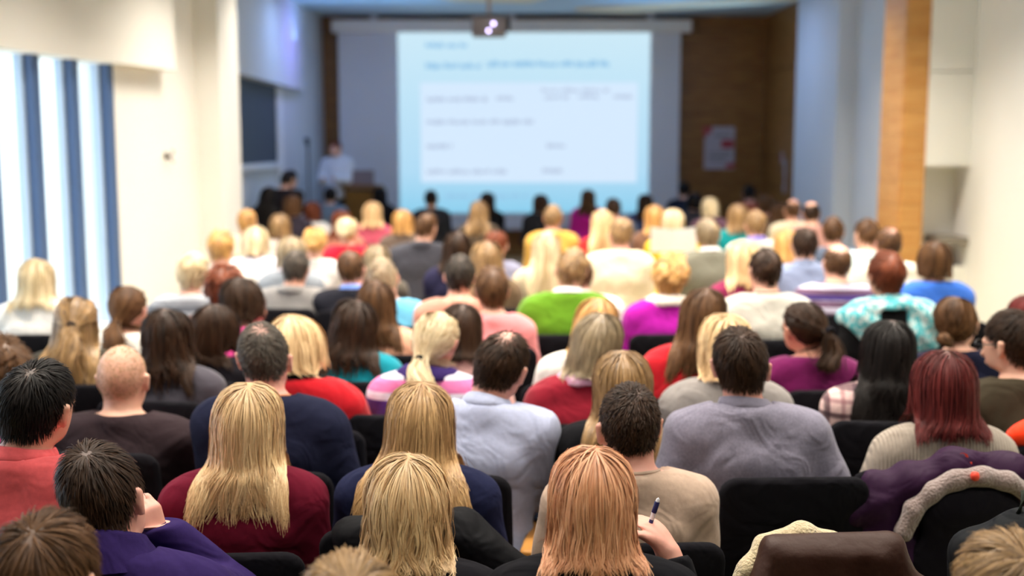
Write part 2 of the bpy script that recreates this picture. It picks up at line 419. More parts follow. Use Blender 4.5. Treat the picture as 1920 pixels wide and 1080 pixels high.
# back wall: oak panels; stage
bw = struct(MB().box((-3.2, 17.6, 0), (4.2, 17.8, ZC)).build('wall_back', paint('3c2713', 0.7, 0.05)), 'oak panelled wall behind the screen')
zb = [0.0, 0.62, 1.24, 1.68, 2.30, 2.92, 3.55, ZC]
for i in range(len(zb)-1):
    for x0, x1 in ((-3.12, -0.7), (-0.69, 1.72), (1.73, 3.87)):
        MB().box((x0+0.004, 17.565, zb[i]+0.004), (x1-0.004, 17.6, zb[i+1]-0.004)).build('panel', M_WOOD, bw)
ws = struct(MB().box((3.87, 15.4, 0), (4.2, 17.6, ZC)).build('wall_stage_right', paint('3c2713', 0.7, 0.05)), 'oak side wall right of the stage with switches')
for i in range(len(zb)-1):
    MB().box((3.845, 15.42, zb[i]+0.004), (3.87, 17.56, zb[i+1]-0.004)).build('panel', M_WOOD, ws)
st = struct(MB().box((-3.1, 15.35, 0), (3.84, 17.56, 0.2)).build('stage', M_WOOD), 'low wooden stage under the screen')

# right side: pier, column, oak strip, white cabinet wall with a niche, plain wall
struct(MB().box((3.87, 15.1, 0), (5.1, 15.4, ZC)).build('trim_4', M_BLUELIT), 'bluish white return right of the oak side wall')
struct(MB().box((3.664, 13.0, 0), (5.1, 14.9, ZC)).build('trim_5', M_BLUELIT), 'bluish white pier with a narrow cream front beside the stage')
struct(MB().box((3.86, 12.03, 0), (5.1, 13.0, ZC)).build('trim_6', M_BLUELIT), 'bluish white wall step left of the orange oak strip')
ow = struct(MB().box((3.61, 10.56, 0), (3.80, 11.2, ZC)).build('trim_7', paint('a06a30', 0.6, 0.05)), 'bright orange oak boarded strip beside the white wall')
z = 0.0; i = 0
while z < ZC-0.05:
    h_ = 0.215
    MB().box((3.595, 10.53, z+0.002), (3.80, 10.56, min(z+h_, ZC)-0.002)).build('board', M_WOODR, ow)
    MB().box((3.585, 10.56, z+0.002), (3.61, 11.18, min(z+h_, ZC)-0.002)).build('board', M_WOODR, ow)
    z += h_; i += 1
zn = P(1785, 311, 10.5).z
cw = struct(MB().box((3.80, 10.85, 0), (5.1, 11.1, ZC)).build('wall_cabinet', M_WHITE), 'white built-in wall with a recess beside the oak strip')
zs = P(1785, 134, 10.5).z
MB().box((3.80, 10.5, zn), (4.24, 10.85, zs-0.004)).build('panel', M_WHITE, cw)
MB().box((3.80, 10.5, zs+0.004), (4.24, 10.85, ZC)).build('panel', M_WHITE, cw)
MB().box((3.80, 10.5, 0), (4.24, 10.85, P(1785, 500, 10.5).z)).build('panel', M_WHITE, cw)
struct(MB().box((4.21, -3.0, 0), (4.5, 10.85, ZC)).build('wall_right', M_WHITE), 'plain cream wall on the right')
hr = thing('grab_rail', 'grey grab rail with black bracket in the white wall recess', 'rail', P(1787, 452, 10.49))
MB().box((-0.14, -0.03, -0.035), (0.14, 0.35, 0.035)).build('rail', paint('8d8478', 0.5, 0.05), hr)
MB().box((0.145, -0.06, -0.16), (0.20, 0.0, 0.04)).build('bracket', M_BLACK, hr)
hk = thing('wall_hook', 'small dark metal hook on the bright white wall', 'hook', (LX(9.95)+0.0, 9.95, P(330, 292, 9.95).z))
MB().lathe([(0.0, 0), (0.03, 0.0), (0.03, 0.012), (0.0, 0.012)], n=14).build('plate', metal('6b6459', 0.4), hk).rotation_euler = (0, math.pi/2, -0.19)
MB().tube([(0.0, 0, 0), (0.05, 0, 0), (0.065, 0, 0.02), (0.065, 0, 0.05)], 0.008, 8).build('hook', metal('6b6459', 0.4), hk)
MB().tube([(0.0, 0, -0.01), (0.045, 0, -0.02), (0.055, 0, -0.05), (0.07, 0, -0.055)], 0.008, 8).build('hook', metal('6b6459', 0.4), hk)

# ceiling bands over the stage
M_BAND = paint('f2e6cc', 0.8, 0.02)
struct(MB().prism([(0.9, 16.5), (3.7, 14.9), (3.7, 15.45), (1.7, 16.75)], ZC-0.05, ZC).build('trim_8', M_BAND), 'cream ceiling band slanting right above the projector')
struct(MB().prism([(-1.1, 14.6), (0.6, 14.6), (0.25, 15.55), (-0.75, 15.4)], ZC-0.05, ZC).build('trim_9', M_BAND), 'cream ceiling band slanting left above the projector')

# ------------------------------------------------------------------ screen with the projected slide
YS = 17.32
def sq(px, py, Y=YS): return P(px, py, Y)
def quad(name, x0, y0, x1, y1, Y, mat, parent, th=0.004, x2=None):
    a, c = P(x0, y1, Y), P(x1, y0, Y); pl = parent.location
    o = MB().box((a.x-pl.x, Y-pl.y, a.z-pl.z), (c.x-pl.x, Y+th-pl.y, c.z-pl.z)).build(name, mat, parent); return o
scr = thing('projection_screen', 'large white pull-down screen showing a pale blue slide', 'screen', (0, YS, 1.1))
quad('fabric', 640, 52, 1277, 425, YS, paint('dfe3ee', 0.85, 0.02), scr, 0.01)  # white fabric, its paint tinted to carry the bluish light on it
quad('bottom_bar', 636, 425, 1281, 431, YS-0.02, paint('c8c8cf', 0.5, 0.03), scr, 0.04)
for x_ in (700, 960, 1220): quad('bracket', x_-6, 20, x_+6, 40, YS-0.04, paint('c8c8cf', 0.5, 0.03), scr, 0.04)
quad('casing', 622, 37, 1297, 60, YS-0.10, paint('ece9e6', 0.55, 0.02), scr, 0.16)
m, nt, b, n, l = newmat('slide_light')
tc = n.new('ShaderNodeTexCoord'); sp = n.new('ShaderNodeSeparateXYZ'); rp = n.new('ShaderNodeValToRGB')
l.new(tc.outputs['Generated'], sp.inputs[0]); l.new(sp.outputs['Z'], rp.inputs[0])
e = rp.color_ramp.elements; e[0].position = 0.0; e[0].color = lin('8fd3f2'); e[1].position = 0.22; e[1].color = lin('b4e0fa')
for p_, c_ in ((0.7, 'c6e9fb'), (1.0, 'd2effc')):
    q = e.new(p_); q.color = lin(c_)
l.new(rp.outputs[0], b.inputs['Emission Color']); b.inputs['Emission Strength'].default_value = 0.86; b.inputs['Base Color'].default_value = (0.02, 0.02, 0.02, 1)
sl = quad('slide', 750, 42, 1220, 399, YS-0.012, m, scr, 0.01)
def part_quad(name, x0, y0, x1, y1, off, mat):
    a, c = P(x0, y1, YS), P(x1, y0, YS)
    return MB().box((a.x, -off, a.z-1.1), (c.x, -off+0.002, c.z-1.1)).build(name, mat, sl)
part_quad('slide_table', 790, 155, 1196, 342, 0.0145, emit('d2e6fa', 0.93))
rngt = random.Random(5)
ET = emit('9accee', 0.85); EG = emit('bccde6', 0.87)
for x0, x1, y0, hh, mt in ((798, 876, 86, 10, ET), (798, 902, 124, 11, ET), (914, 1142, 121, 11, ET), (800, 914, 187, 9, EG), (930, 962, 185, 9, EG), (1015, 1142, 170, 7, EG),
                       (1020, 1066, 183, 8, EG), (1084, 1122, 182, 8, EG), (1150, 1186, 182, 8, EG), (800, 1000, 229, 9, EG), (800, 848, 275, 9, EG), (1025, 1060, 274, 9, EG),
                       (800, 950, 322, 9, EG), (1017, 1058, 321, 9, EG), (835, 990, 368, 8, ET)):
    x = x0
    while x < x1-3:
        wl_ = min(rngt.uniform(16, 46), x1-x); nseg = max(2, int(wl_/3)); V_, F_ = [], []
        for k in range(nseg+1):
            xx = x+wl_*k/nseg; up_ = rngt.choice((0, 0, 0.3, 0.45)); dn_ = rngt.choice((0, 0, 0, 0.25))
            for yy in (y0+hh*(0.32+dn_), y0-hh*(0.25+up_)):
                a = P(xx, yy, YS); V_.append((a.x, -0.018, a.z-1.1))
        F_ = [(2*k, 2*k+2, 2*k+3, 2*k+1) for k in range(nseg)]
        obj('text_word', mesh('text_word', V_, F_, False), mt, sl); x += wl_+4

# projector on its ceiling pole
pj = thing('projector', 'dark ceiling projector hanging on a pole before the screen', 'projector', P(917, 50, 13.5))
f = field([('b', (0, 0, 0), (0.20, 0.15, 0.115), 0.03, 0.01)], (axis((-0.24, 0.24, 0.012)), axis((-0.19, 0.19, 0.012)), axis((-0.15, 0.15, 0.012))))
v_, q_ = surfnet(f, (axis((-0.24, 0.24, 0.012)), axis((-0.19, 0.19, 0.012)), axis((-0.15, 0.15, 0.012))))
obj('housing', mesh('housing', v_, q_), paint('8d868c', 0.5, 0.04), pj)
gp = MB().box((-0.165, -0.16, -0.055), (0.165, -0.148, 0.085)).build('rear_panel', paint('1c1816', 0.6, 0.1), pj)
for k in range(6): MB().box((-0.155, -0.166, -0.045+k*0.022), (0.02, -0.16, -0.036+k*0.022)).build('vent_slat', M_BLACK, gp)
for x, zz, r in ((0.054, 0.018, 0.016), (-0.002, -0.062, 0.015)):
    d_ = MB().lathe([(0.0, 0), (r*0.7, 0.004), (r, 0.010), (r, 0.016)], n=16).build('indicator_light', emit('d8c8ff', 9), pj); d_.rotation_euler = (math.pi/2, 0, 0); d_.rotation_euler = (-math.pi/2, 0, 0); d_.location = (x, -0.172, zz)
MB().lathe([(0.0, 0), (0.05, 0), (0.05, 0.05), (0.042, 0.06), (0.0, 0.055)], n=20).build('lens', M_BLACK, pj).rotation_euler = (-math.pi/2, 0, 0)
pj.children[-1].location = (0.08, 0.145, 0)
MB().tube([(0, 0, 0.11), (0, 0, ZC-pj.location.z)], 0.024, 12).build('pole', paint('b9a89c', 0.4, 0.05), pj)
MB().box((-0.09, -0.07, 0.112), (0.09, 0.07, 0.13)).build('mount_plate', M_BLACK, pj)

# poster, switches, lectern, microphone stand
po = thing('poster', 'white poster with red marks on the oak wall', 'poster', (P(1349, 278, 17.55).x, 17.55, P(1349, 278, 17.55).z))
def rel(o, name, x0, y0, x1, y1, mat, dy, parent=None):
    a, c = P(x0, y1, o.location.y), P(x1, y0, o.location.y); L = o.location
    return MB().box((a.x-L.x, dy-0.002, a.z-L.z), (c.x-L.x, dy, c.z-L.z)).build(name, mat, parent or o)
sh_ = rel(po, 'sheet', 1320, 238, 1378, 317, paint('b9b6c6', 0.7, 0.05), 0.0)
for r_ in ((1318, 238, 1335, 250), (1352, 262, 1376, 278), (1361, 306, 1377, 315), (1320, 250, 1326, 258)): rel(po, 'red_mark', *r_, paint('b04a52', 0.7, 0.1), -0.003, sh_)
for r_ in ((1328, 285, 1370, 288), (1328, 292, 1366, 295), (1328, 299, 1358, 302), (1340, 252, 1370, 256)): rel(po, 'print_line', *r_, paint('85838f', 0.7, 0.1), -0.003, sh_)
for k, (x, y, hh, c_, lb) in enumerate(((1464, 296, 0.08, 'c05a5a', 'red alarm button high on the oak side wall'), (1470, 320, 0.16, 'a9a6b4', 'tall grey switch plate under the red alarm button'), (1470, 350, 0.09, 'b9b8c6', 'lowest grey switch plate on the oak side wall'))):
    d = 3.845*FPX/(x-960); p_ = P(x, y, d)
    sw_ = thing('wall_switch', lb, 'switch', (3.845, d, p_.z), 0, 'switches on the oak side wall')
    MB().box((-0.015, -0.05, -hh), (0, 0.05, hh)).build('plate', paint('a9a6b4', 0.5, 0.05), sw_)
    MB().box((-0.03, -0.022, -0.022), (-0.015, 0.022, 0.022)).build('button', paint(c_, 0.5, 0.05), sw_)
lc = thing('lectern', 'brown wooden lectern with slanted top at the left of the stage', 'lectern', (P(680, 345, 16.0).x, 16.0, 0.2))
lt = P(680, 349, 16.0).z-0.2
MB().box((-0.24, -0.02, 0.0), (0.24, 0.02, lt-0.06)).build('front_panel', wood('7a4f16', '94651f', 'lectern_oak'), lc)
for s_ in (-1, 1): MB().box((s_*0.24-0.02, 0.02, 0.0), (s_*0.24+0.02, 0.38, lt-0.04)).build('side_panel', wood('7a4f16', '94651f', 'lectern_oak'), lc)
o_ = MB().box((-0.29, -0.05, -0.02), (0.29, 0.45, 0.02)).build('top', wood('7a4f16', '94651f', 'lectern_oak'), lc); o_.location = (0, 0, lt-0.01); o_.rotation_euler = (-0.16, 0, 0)
MB().box((-0.26, -0.03, 0.0), (0.26, 0.40, 0.05)).build('base', wood('7a4f16', '94651f', 'lectern_oak'), lc)
lp = thing('laptop', 'open laptop lying on the wooden lectern', 'laptop', (lc.location.x-0.02, 16.12, 0.2+lt-0.0), 0)
MB().box((-0.17, -0.02, 0.012), (0.17, 0.22, 0.03)).build('base', paint('4a4a50', 0.4, 0.05), lp)
MB().box((-0.17, -0.035, 0.012), (0.17, -0.02, 0.22)).build('lid', paint('8b7f86', 0.4, 0.05), lp)
ms = thing('microphone_stand', 'thin grey microphone stand by the bluish stage wall', 'microphone stand', (P(577, 265, 15.8).x, 15.8, 0.2))
zt = P(577, 265, 15.8).z-0.2
MB().tube([(0, 0, 0), (0, 0, zt-0.06)], 0.014, 8).build('pole', metal('55565c', 0.4), ms)
MB().lathe([(0, 0), (0.14, 0), (0.14, 0.015), (0.02, 0.03), (0, 0.03)], n=20).build('base', M_BLACK, ms)
MB().tube([(0, 0, zt-0.06), (0, -0.03, zt-0.02), (0, -0.09, zt+0.03)], [0.02, 0.03, 0.034], 10).build('microphone', M_BLACK, ms)
# ------------------------------------------------------------------ people: one continuous body each, grown from an implicit surface
HC = np.array((0.0, -0.012, 1.183)); HR = np.array((0.077, 0.098, 0.097))
def V3(*a): return np.array(a, float)

def hand_prims(w, u, nrm, side, curl=0.5, r=0.0085):
    """w wrist, u direction of the palm, nrm palm normal, side +1 when the thumb lies on +v."""
    u = u/np.linalg.norm(u); nrm = nrm - u*np.dot(u, nrm); nrm /= np.linalg.norm(nrm); v = np.cross(nrm, u)*side
    q = []
    for o in (-0.026, -0.009, 0.009, 0.026):
        q.append(('c', tuple(w+v*o*0.6+u*0.012), tuple(w+v*o+u*0.085), 0.017, 0.013, 0.012))
    for o, L in ((0.029, 0.070), (0.010, 0.078), (-0.009, 0.073), (-0.027, 0.058)):
        k0 = w+v*o+u*0.088; ang = curl
        d1 = u*math.cos(ang)+nrm*math.sin(ang); k1 = k0+d1*L*0.5
        d2 = u*math.cos(ang*2.1)+nrm*math.sin(ang*2.1); k2 = k1+d2*L*0.32
        d3 = u*math.cos(ang*2.8)+nrm*math.sin(ang*2.8); k3 = k2+d3*L*0.24
        q += [('c', tuple(k0), tuple(k1), r*1.1, r, 0.004), ('c', tuple(k1), tuple(k2), r, r*0.92, 0.003), ('c', tuple(k2), tuple(k3), r*0.92, r*0.8, 0.003)]
    t0 = w+v*0.024+u*0.03; t1 = t0+v*0.026+u*0.032+nrm*0.012; t2 = t1+u*0.03+nrm*0.022+v*0.002
    q += [('c', tuple(t0), tuple(t1), 0.014, 0.0105, 0.010), ('c', tuple(t1), tuple(t2), 0.0105, 0.0085, 0.004)]
    return q

ARMS = dict(
    lap=((0.212, 0.015, 0.685), (0.105, 0.245, 0.60), None),
    wide=((0.262, -0.02, 0.70), (0.13, 0.21, 0.60), None),
    fwd=((0.200, 0.09, 0.71), (0.075, 0.30, 0.73), None),
    tight=((0.195, 0.03, 0.68), (0.08, 0.25, 0.61), None),
)
def body_parts(sex, arms='lap', stand=False):
    M = sex == 'm'
    sh = 0.160 if M else 0.140; tr = 0.95 if M else 0.87
    head = [('e', tuple(HC), tuple(HR), 0.02), ('e', (0, 0.040, 1.128), (0.061, 0.058, 0.078), 0.03), ('c', (0, 0.05, 1.082), (0, 0.072, 1.078), 0.034, 0.024, 0.02),
            ('c', (0, 0.092, 1.150), (0, 0.110, 1.118), 0.008, 0.013, 0.010), ('e', (0, 0.082, 1.172), (0.05, 0.016, 0.012), 0.012),
            ('e', (0, 0.094, 1.092), (0.022, 0.010, 0.010), 0.006),
            ('e', (0.031, 0.083, 1.155), (0.013, 0.012, 0.009), 0.006), ('e', (-0.031, 0.083, 1.155), (0.013, 0.012, 0.009), 0.006)]
    for s in (-1, 1):
        head += [('c', (s*0.080, -0.004, 1.172), (s*0.078, 0.002, 1.130), 0.013, 0.009, 0.008), ('c', (s*0.086, -0.012, 1.176), (s*0.083, -0.008, 1.142), 0.007, 0.006, 0.006)]
    nr = 0.058 if M else 0.048
    neck = [('c', (0, -0.030, 0.985), (0, -0.022, 1.115), nr*1.08, nr, 0.03), ('c', (0, -0.01, 0.97), (0, 0.02, 1.08), nr*0.9, nr*0.8, 0.03)]
    torso = [('e', (0, -0.005, 0.80), (0.165*tr, 0.112*tr, 0.20), 0.06), ('e', (0, 0.012, 0.63), ((0.158 if M else 0.135), 0.125*tr, 0.17), 0.07),
             ('e', (0, 0.01, 0.545), ((0.175 if M else 0.180), 0.15, 0.105), 0.06), ('c', (-0.085*tr, -0.038, 0.855), (0.085*tr, -0.038, 0.855), 0.082*tr, 0.082*tr, 0.06)]
    for s in (-1, 1):
        torso.append(('c', (s*0.020, -0.036, 0.988), (s*0.095, -0.032, 0.952), 0.046, 0.046, 0.05)); torso.append(('c', (s*0.095, -0.032, 0.952), (s*sh, -0.022, 0.922), 0.046, 0.048, 0.04))
        if not M: torso.append(('e', (s*0.07, 0.085, 0.80), (0.062, 0.05, 0.06), 0.04))
    limbs, hands, wr = [], [], {}
    for s in (-1, 1):
        key = arms
        if arms == 'cheek': key = 'lap' if s < 0 else None
        if arms == 'pen': key = 'fwd' if s < 0 else None
        if key: e, w, _ = ARMS[key]
        elif arms == 'cheek': e, w = (0.155, 0.245, 0.80), (0.024, 0.165, 1.030)
        else: e, w = (0.255, 0.06, 0.745), (0.172, 0.155, 0.955)
        e = (s*e[0]*(1 if M else 0.92), e[1], e[2]); w = (s*w[0], w[1], w[2])
        shp = (s*(sh+0.012), -0.020, 0.915)
        limbs.append(('c', shp, e, 0.056*tr, 0.044*tr, 0.05)); limbs.append(('c', e, w, 0.045*tr, 0.031*tr, 0.02))
        wv, ev = np.array(w), np.array(e)
        if key: hands += hand_prims(wv, wv-ev+V3(0, 0.06, -0.05), V3(0, 0.2, -1), -s, 0.25)
        elif arms == 'cheek': hands += hand_prims(wv, V3(-0.06, -0.25, 1.0), V3(-0.8, 0.5, 0.1), -1, 0.8)
        else: hands += hand_prims(wv, V3(-0.35, 0.35, 0.75), V3(-0.75, 0.35, -0.6), -1, 0.62)
        wr[s] = w
    legs = []
    for s in (-1, 1):
        if stand:
            a = [(s*0.085, 0.0, 0.52), (s*0.10, 0.01, 0.07), (s*0.10, -0.02, -0.33), (s*0.11, 0.11, -0.385)]
        else:
            a = [(s*0.088, 0.03, 0.535), (s*0.115, 0.39, 0.515), (s*0.115, 0.30, 0.085), (s*0.12, 0.41, 0.035)]
        legs += [('c', a[0], a[1], 0.088*tr, 0.060*tr, 0.05), ('c', a[1], a[2], 0.060*tr, 0.040, 0.03), ('c', (a[2][0], a[2][1]-0.02, a[2][2]-0.045), a[3], 0.036, 0.030, 0.03)]
    return dict(head=head, neck=neck, torso=torso, limbs=limbs, hands=hands, legs=legs, wrist=wr)

def hairline(x, y, z, low=0.0):
    a = np.degrees(np.arctan2(np.abs(x), -y)); el = np.degrees(np.arctan2(z, np.sqrt(x*x+y*y)))
    lim = np.interp(a, [0, 50, 75, 90, 105, 125, 150, 180], [-46, -44, -34, -6, 2, 12, 30, 36]) + low
    return el - lim
def scalp_mask(p, style):
    q = (p - HC) / HR
    h = np.clip(hairline(q[:, 0], q[:, 1], q[:, 2], STY[style].get('low', 0)) / 8, 0, 1)
    h = h * bald_keep(q, style)
    far = np.linalg.norm(p - HC - V3(0, 0, -0.005), axis=1) > 0.13
    h[far] = 0; h[p[:, 2] < 1.095] = 0
    h[(np.abs(p[:, 0]) > 0.0795) & (p[:, 2] < 1.2)] = 0
    return h
def bald_keep(q, style):
    b = STY[style].get('bald')
    if not b: return np.ones(len(q))
    c = np.array(b[0], float); c /= np.linalg.norm(c)
    u = q / np.linalg.norm(q, axis=1)[:, None]
    ang = np.degrees(np.arccos(np.clip(u @ c, -1, 1)))
    return np.clip((ang - b[1]) / b[2], 0, 1)

STY = dict(
    long=dict(kind='fall', zcut=0.95, wave=0.008, ragged=0.022, clump=0.65), longer=dict(kind='fall', zcut=0.86, wave=0.006), mid=dict(kind='fall', zcut=1.01), front=dict(kind='fall', zcut=1.045, wave=0.006, ragged=0.016, clump=0.7), frontb=dict(kind='fall', zcut=1.05, wave=0.010, ragged=0.014, clump=0.62), bob=dict(kind='fall', zcut=1.055, wave=0.005),
    chin=dict(kind='fall', zcut=1.085, vol=0.9), wavy=dict(kind='fall', zcut=0.93, wave=0.014, clump=0.75, ragged=0.05), full=dict(kind='fall', zcut=1.0, wave=0.012, vol=1.5, ragged=0.04),
    blow=dict(kind='fall', zcut=0.94, wave=0.012, ragged=0.05, wind=0.16),
    curly=dict(kind='short', L=(0.05, 0.10), curl=0.011, off=0.045, lift=0.9), pixie=dict(kind='short', L=(0.05, 0.09), off=0.022, lift=0.28),
    short=dict(kind='short', L=(0.030, 0.055), off=0.016, lift=0.32), crop=dict(kind='short', L=(0.014, 0.024), off=0.010, lift=0.7), fringe=dict(kind='short', L=(0.05, 0.08), off=0.022, lift=0.22, low=-4),
    thin=dict(kind='short', L=(0.012, 0.022), off=0.008, lift=0.6, bald=((0, -0.35, 1.0), -6, 40)), bald=dict(kind='short', L=(0.018, 0.034), off=0.010, lift=0.4, bald=((0, -0.10, 1.0), 42, 14)),
    crown=dict(kind='short', L=(0.025, 0.045), off=0.013, lift=0.4, bald=((0.05, -0.30, 1.0), 6, 40)),
    buzz=dict(kind='short', L=(0.003, 0.006), off=0.003, lift=0.9),
    pony=dict(kind='tie', tie=(0.0, -0.120, 1.105), zcut=0.94), hipony=dict(kind='tie', tie=(0.03, -0.132, 1.16), zcut=1.0), bun=dict(kind='tie', tie=(0.0, -0.112, 1.155), bun=0.036),
    lowbun=dict(kind='tie', tie=(-0.03, -0.105, 1.10), bun=0.034, curl=0.006), half=dict(kind='half', zcut=0.87, wave=0.010, tie=(0, -0.122, 1.165)),
)
def support(parts):
    T = [(q, 0.018) for q in parts['torso']] + [(q, 0.018) for q in parts['limbs'] if q[1][2] > 0.88] + [(q, 0.004) for q in parts['neck']] + [(q, 0.0) for q in parts['head'][:3]]
    def f(p):
        d = None
        for q, inf in T:
            e = prim(q, p[:, 0], p[:, 1], p[:, 2], inf); d = e if d is None else smin(d, e, 0.02)
        return d
    def fg(p):
        d = f(p); h = 1e-3; g = np.empty_like(p)
        for i in range(3):
            q = p.copy(); q[:, i] += h; g[:, i] = (f(q)-d)/h
        g /= np.linalg.norm(g, axis=1)[:, None]+1e-9
        return d, g
    return fg

def nrm(v): return v / (np.linalg.norm(v, axis=-1, keepdims=True)+1e-9)
def resample(T, cnt, K):
    """T (S,n,3) track, cnt (n,) last valid index -> (n,K,3)"""
    t = np.linspace(0, 1, K)[None, :] * cnt[:, None]
    i0 = np.floor(t).astype(int); i1 = np.minimum(i0+1, T.shape[0]-1); fr = (t-i0)[..., None]
    j = np.arange(T.shape[1])[:, None]
    return T[i0, j]*(1-fr) + T[i1, j]*fr

HCACHE = {}
def grow(style, n, K, width, seed, sex):
    key = (style, n, K, width, seed, sex)
    if key in HCACHE: return HCACHE[key]
    S = STY[style]; rng = np.random.default_rng(seed+11); parts = body_parts(sex); fg = support(parts)
    u = nrm(rng.normal(size=(n*4, 3)))
    h = hairline(u[:, 0]/1, u[:, 1], u[:, 2], S.get('low', 0)); keep = (h > 0) & (rng.random(len(u)) < bald_keep(u, style))
    u = u[keep][:n]; n = len(u)
    p = HC + u*HR; nn = nrm(u/HR)
    up = np.clip((u[:, 2]+0.5)/1.5, 0, 1)
    rnd = rng.random(n)
    track = [p.copy()]; kind = S['kind']; alive = np.ones(n, bool); cnt = np.zeros(n)
    vol = S.get('vol', 1.0)
    if kind == 'short':
        wh = V3(0.012, -0.062, 1.262)
        L = S['L'][0] + (S['L'][1]-S['L'][0])*np.clip(up*0.9+rng.normal(0, 0.12, n), 0, 1)
        fl = p-wh; fl = nrm(fl - nn*(fl*nn).sum(1)[:, None]) + V3(0.25, 0, 0)*(u[:, 2:3] > 0.7)
        v = nrm(fl + nn*S['lift'] + rng.normal(0, 0.16, (n, 3)))
        st = max(4, K); ds = L/(st-1)
        for i in range(st-1):
            p = p + v*ds[:, None]; d, g = fg(p)
            o = S['off']*(0.35+0.65*up)*(0.25+0.75*rnd)*((i+1)/(st-1))**0.6
            e = (d-o)[:, None]; p = p - g*np.where(e > 0, e*0.7, e)
            v = nrm(v*0.8 + nrm(p-track[-1])*0.4 + V3(0, 0, -0.06))
            track.append(p.copy())
        cnt[:] = st-1
    else:
        steps, ds = 46, 0.0125
        off = (0.005 + (0.013*vol)*(0.45*up+0.55*rnd)) * (0.75 if kind == 'tie' else 1)
        tie = np.array(S.get('tie', (0, 0, 0))); phase = np.zeros(n, bool)
        tied = np.ones(n, bool) if kind == 'tie' else (u[:, 2] > 0.25) & (np.abs(u[:, 0]) < 0.85) if kind == 'half' else np.zeros(n, bool)
        py = np.clip(p[:, 1], -0.045, 0.085); q0 = np.stack([np.full(n, 0.006), py, np.full(n, 1.285)], 1)
        fl = p-q0; fl = nrm(fl - nn*(fl*nn).sum(1)[:, None])
        front = np.clip((u[:, 1]-0.2)*2, 0, 1)[:, None]
        v = nrm(fl*0.8 + nn*0.30*vol + V3(0, -0.7, 0)*front + rng.normal(0, 0.05, (n, 3)))
        zc = S.get('zcut', 1.0) + rng.normal(0, 1, n)*(0.008+S.get('ragged', 0.012)*0.8) - np.abs(rng.normal(0, 1, n))*S.get('ragged', 0.0)*0.6
        wind = S.get('wind', 0.0); wmax = (0.082+0.012*vol)*(0.55+0.45*rnd**0.5); fr_ = (u[:, 1] > 0.62)
        for i in range(steps):
            G = np.tile(V3(0, -0.05, -1), (n, 1)); gm = np.full((n, 1), 0.16)
            if wind: G[:, 0] += wind*6*np.clip((1.05-p[:, 2])*5, 0, 1)*np.clip(rnd*2-0.7, 0, 1)*np.sign(p[:, 0]+0.03)
            act = tied & ~phase
            if act.any():
                G[act] = nrm(tie - p[act]); gm[act] = 0.45
            v = nrm(v*(1-gm) + G*gm)
            new = p + v*ds*alive[:, None]
            d, g = fg(new)
            o = off*np.minimum(1, (i+1)/5)
            if kind != 'fall': o = np.where(phase, 0.012+0.012*rnd, o)
            lo = np.clip((1.13-new[:, 2])*9, 0, 1)*alive*np.where(tied & ~phase, 0, 1)      # below the ears hair lies on the back, not along the shoulders
            wm = wmax + np.clip(1.12-new[:, 2], 0, 0.2)*0.13; new[:, 0] *= 1+0.011*lo*np.where(tied, 0, 1)
            if not wind: new[:, 0] -= np.sign(new[:, 0])*np.clip(np.abs(new[:, 0])-wm, 0, 1)*0.30*lo
            else: new[:, 0] -= np.sign(new[:, 0])*np.clip(np.abs(new[:, 0])-wm*1.12, 0, 1)*0.26*lo
            new[:, 1] -= np.where(fr_, -np.clip(0.075-new[:, 1], 0, 1)*0.2, np.clip(new[:, 1]+0.055, 0, 1)*0.24)*lo
            gb = np.where(fr_[:, None], V3(0, 1, 0.1), V3(0, -1, 0.12))
            g = nrm(g*(1-lo)[:, None] + gb*lo[:, None])
            e = np.where(d < o, o-d, 0)[:, None]; new = new + g*np.minimum(e*1.2, 0.03)*alive[:, None]
            hug = (np.clip(d-o, 0, 0.02)*0.26*np.clip((new[:, 2]-1.13)*16, 0, 1)*alive)[:, None]; new = new - g*hug
            v = np.where(alive[:, None], nrm(new-p+v*1e-4), v)
            p = new
            if tied.any():
                hit = tied & ~phase & (np.linalg.norm(p-tie, axis=1) < 0.019)
                if hit.any():
                    phase |= hit; v[hit] = nrm(V3(0, -0.55, -0.5) + rng.normal(0, 0.22, (hit.sum(), 3)))
                    if S.get('bun'): alive &= ~hit
            cnt[alive] = i+1
            track.append(p.copy())
            free = ~tied | phase
            alive &= ~((p[:, 2] < zc) & free)
            if not alive.any(): break
    T = np.array(track); Q = resample(T, cnt, K)
    # locks: strands gather towards a guide strand near their tips
    M = max(12, min(n//9, 190)); gi = rng.choice(n, M, replace=False)
    mid = Q[:, K//2] if kind != 'short' else Q[:, 0]
    near = np.argmin(((mid[:, None, :]-mid[gi][None])**2).sum(2), 1)
    t = np.linspace(0, 1, K)
    w = (S.get('clump', 0.55) if kind != 'short' else 0.35)*t**1.6
    off0 = rng.normal(0, 0.0022, (n, 1, 3))
    Q = Q + (Q[gi][near]-Q)*w[None, :, None]*(0.35+0.65*rng.random((n, 1, 1))) + off0*t[None, :, None]
    ph = rng.random(M)*6.28; am = S.get('wave', 0.003)
    if kind != 'short':
        fr = 2.2 + rng.random(M)*2.0
        wv = np.sin(ph[near][:, None] + t[None, :]*fr[near][:, None]*3.0)*am*np.clip(t*1.6-0.3, 0, 1)[None, :]
        Q[..., 0] += wv; Q[..., 1] -= np.abs(np.cos(ph[near][:, None]*1.7 + t[None, :]*7))*am*0.8*np.clip(t*1.5-0.3, 0, 1)[None, :]
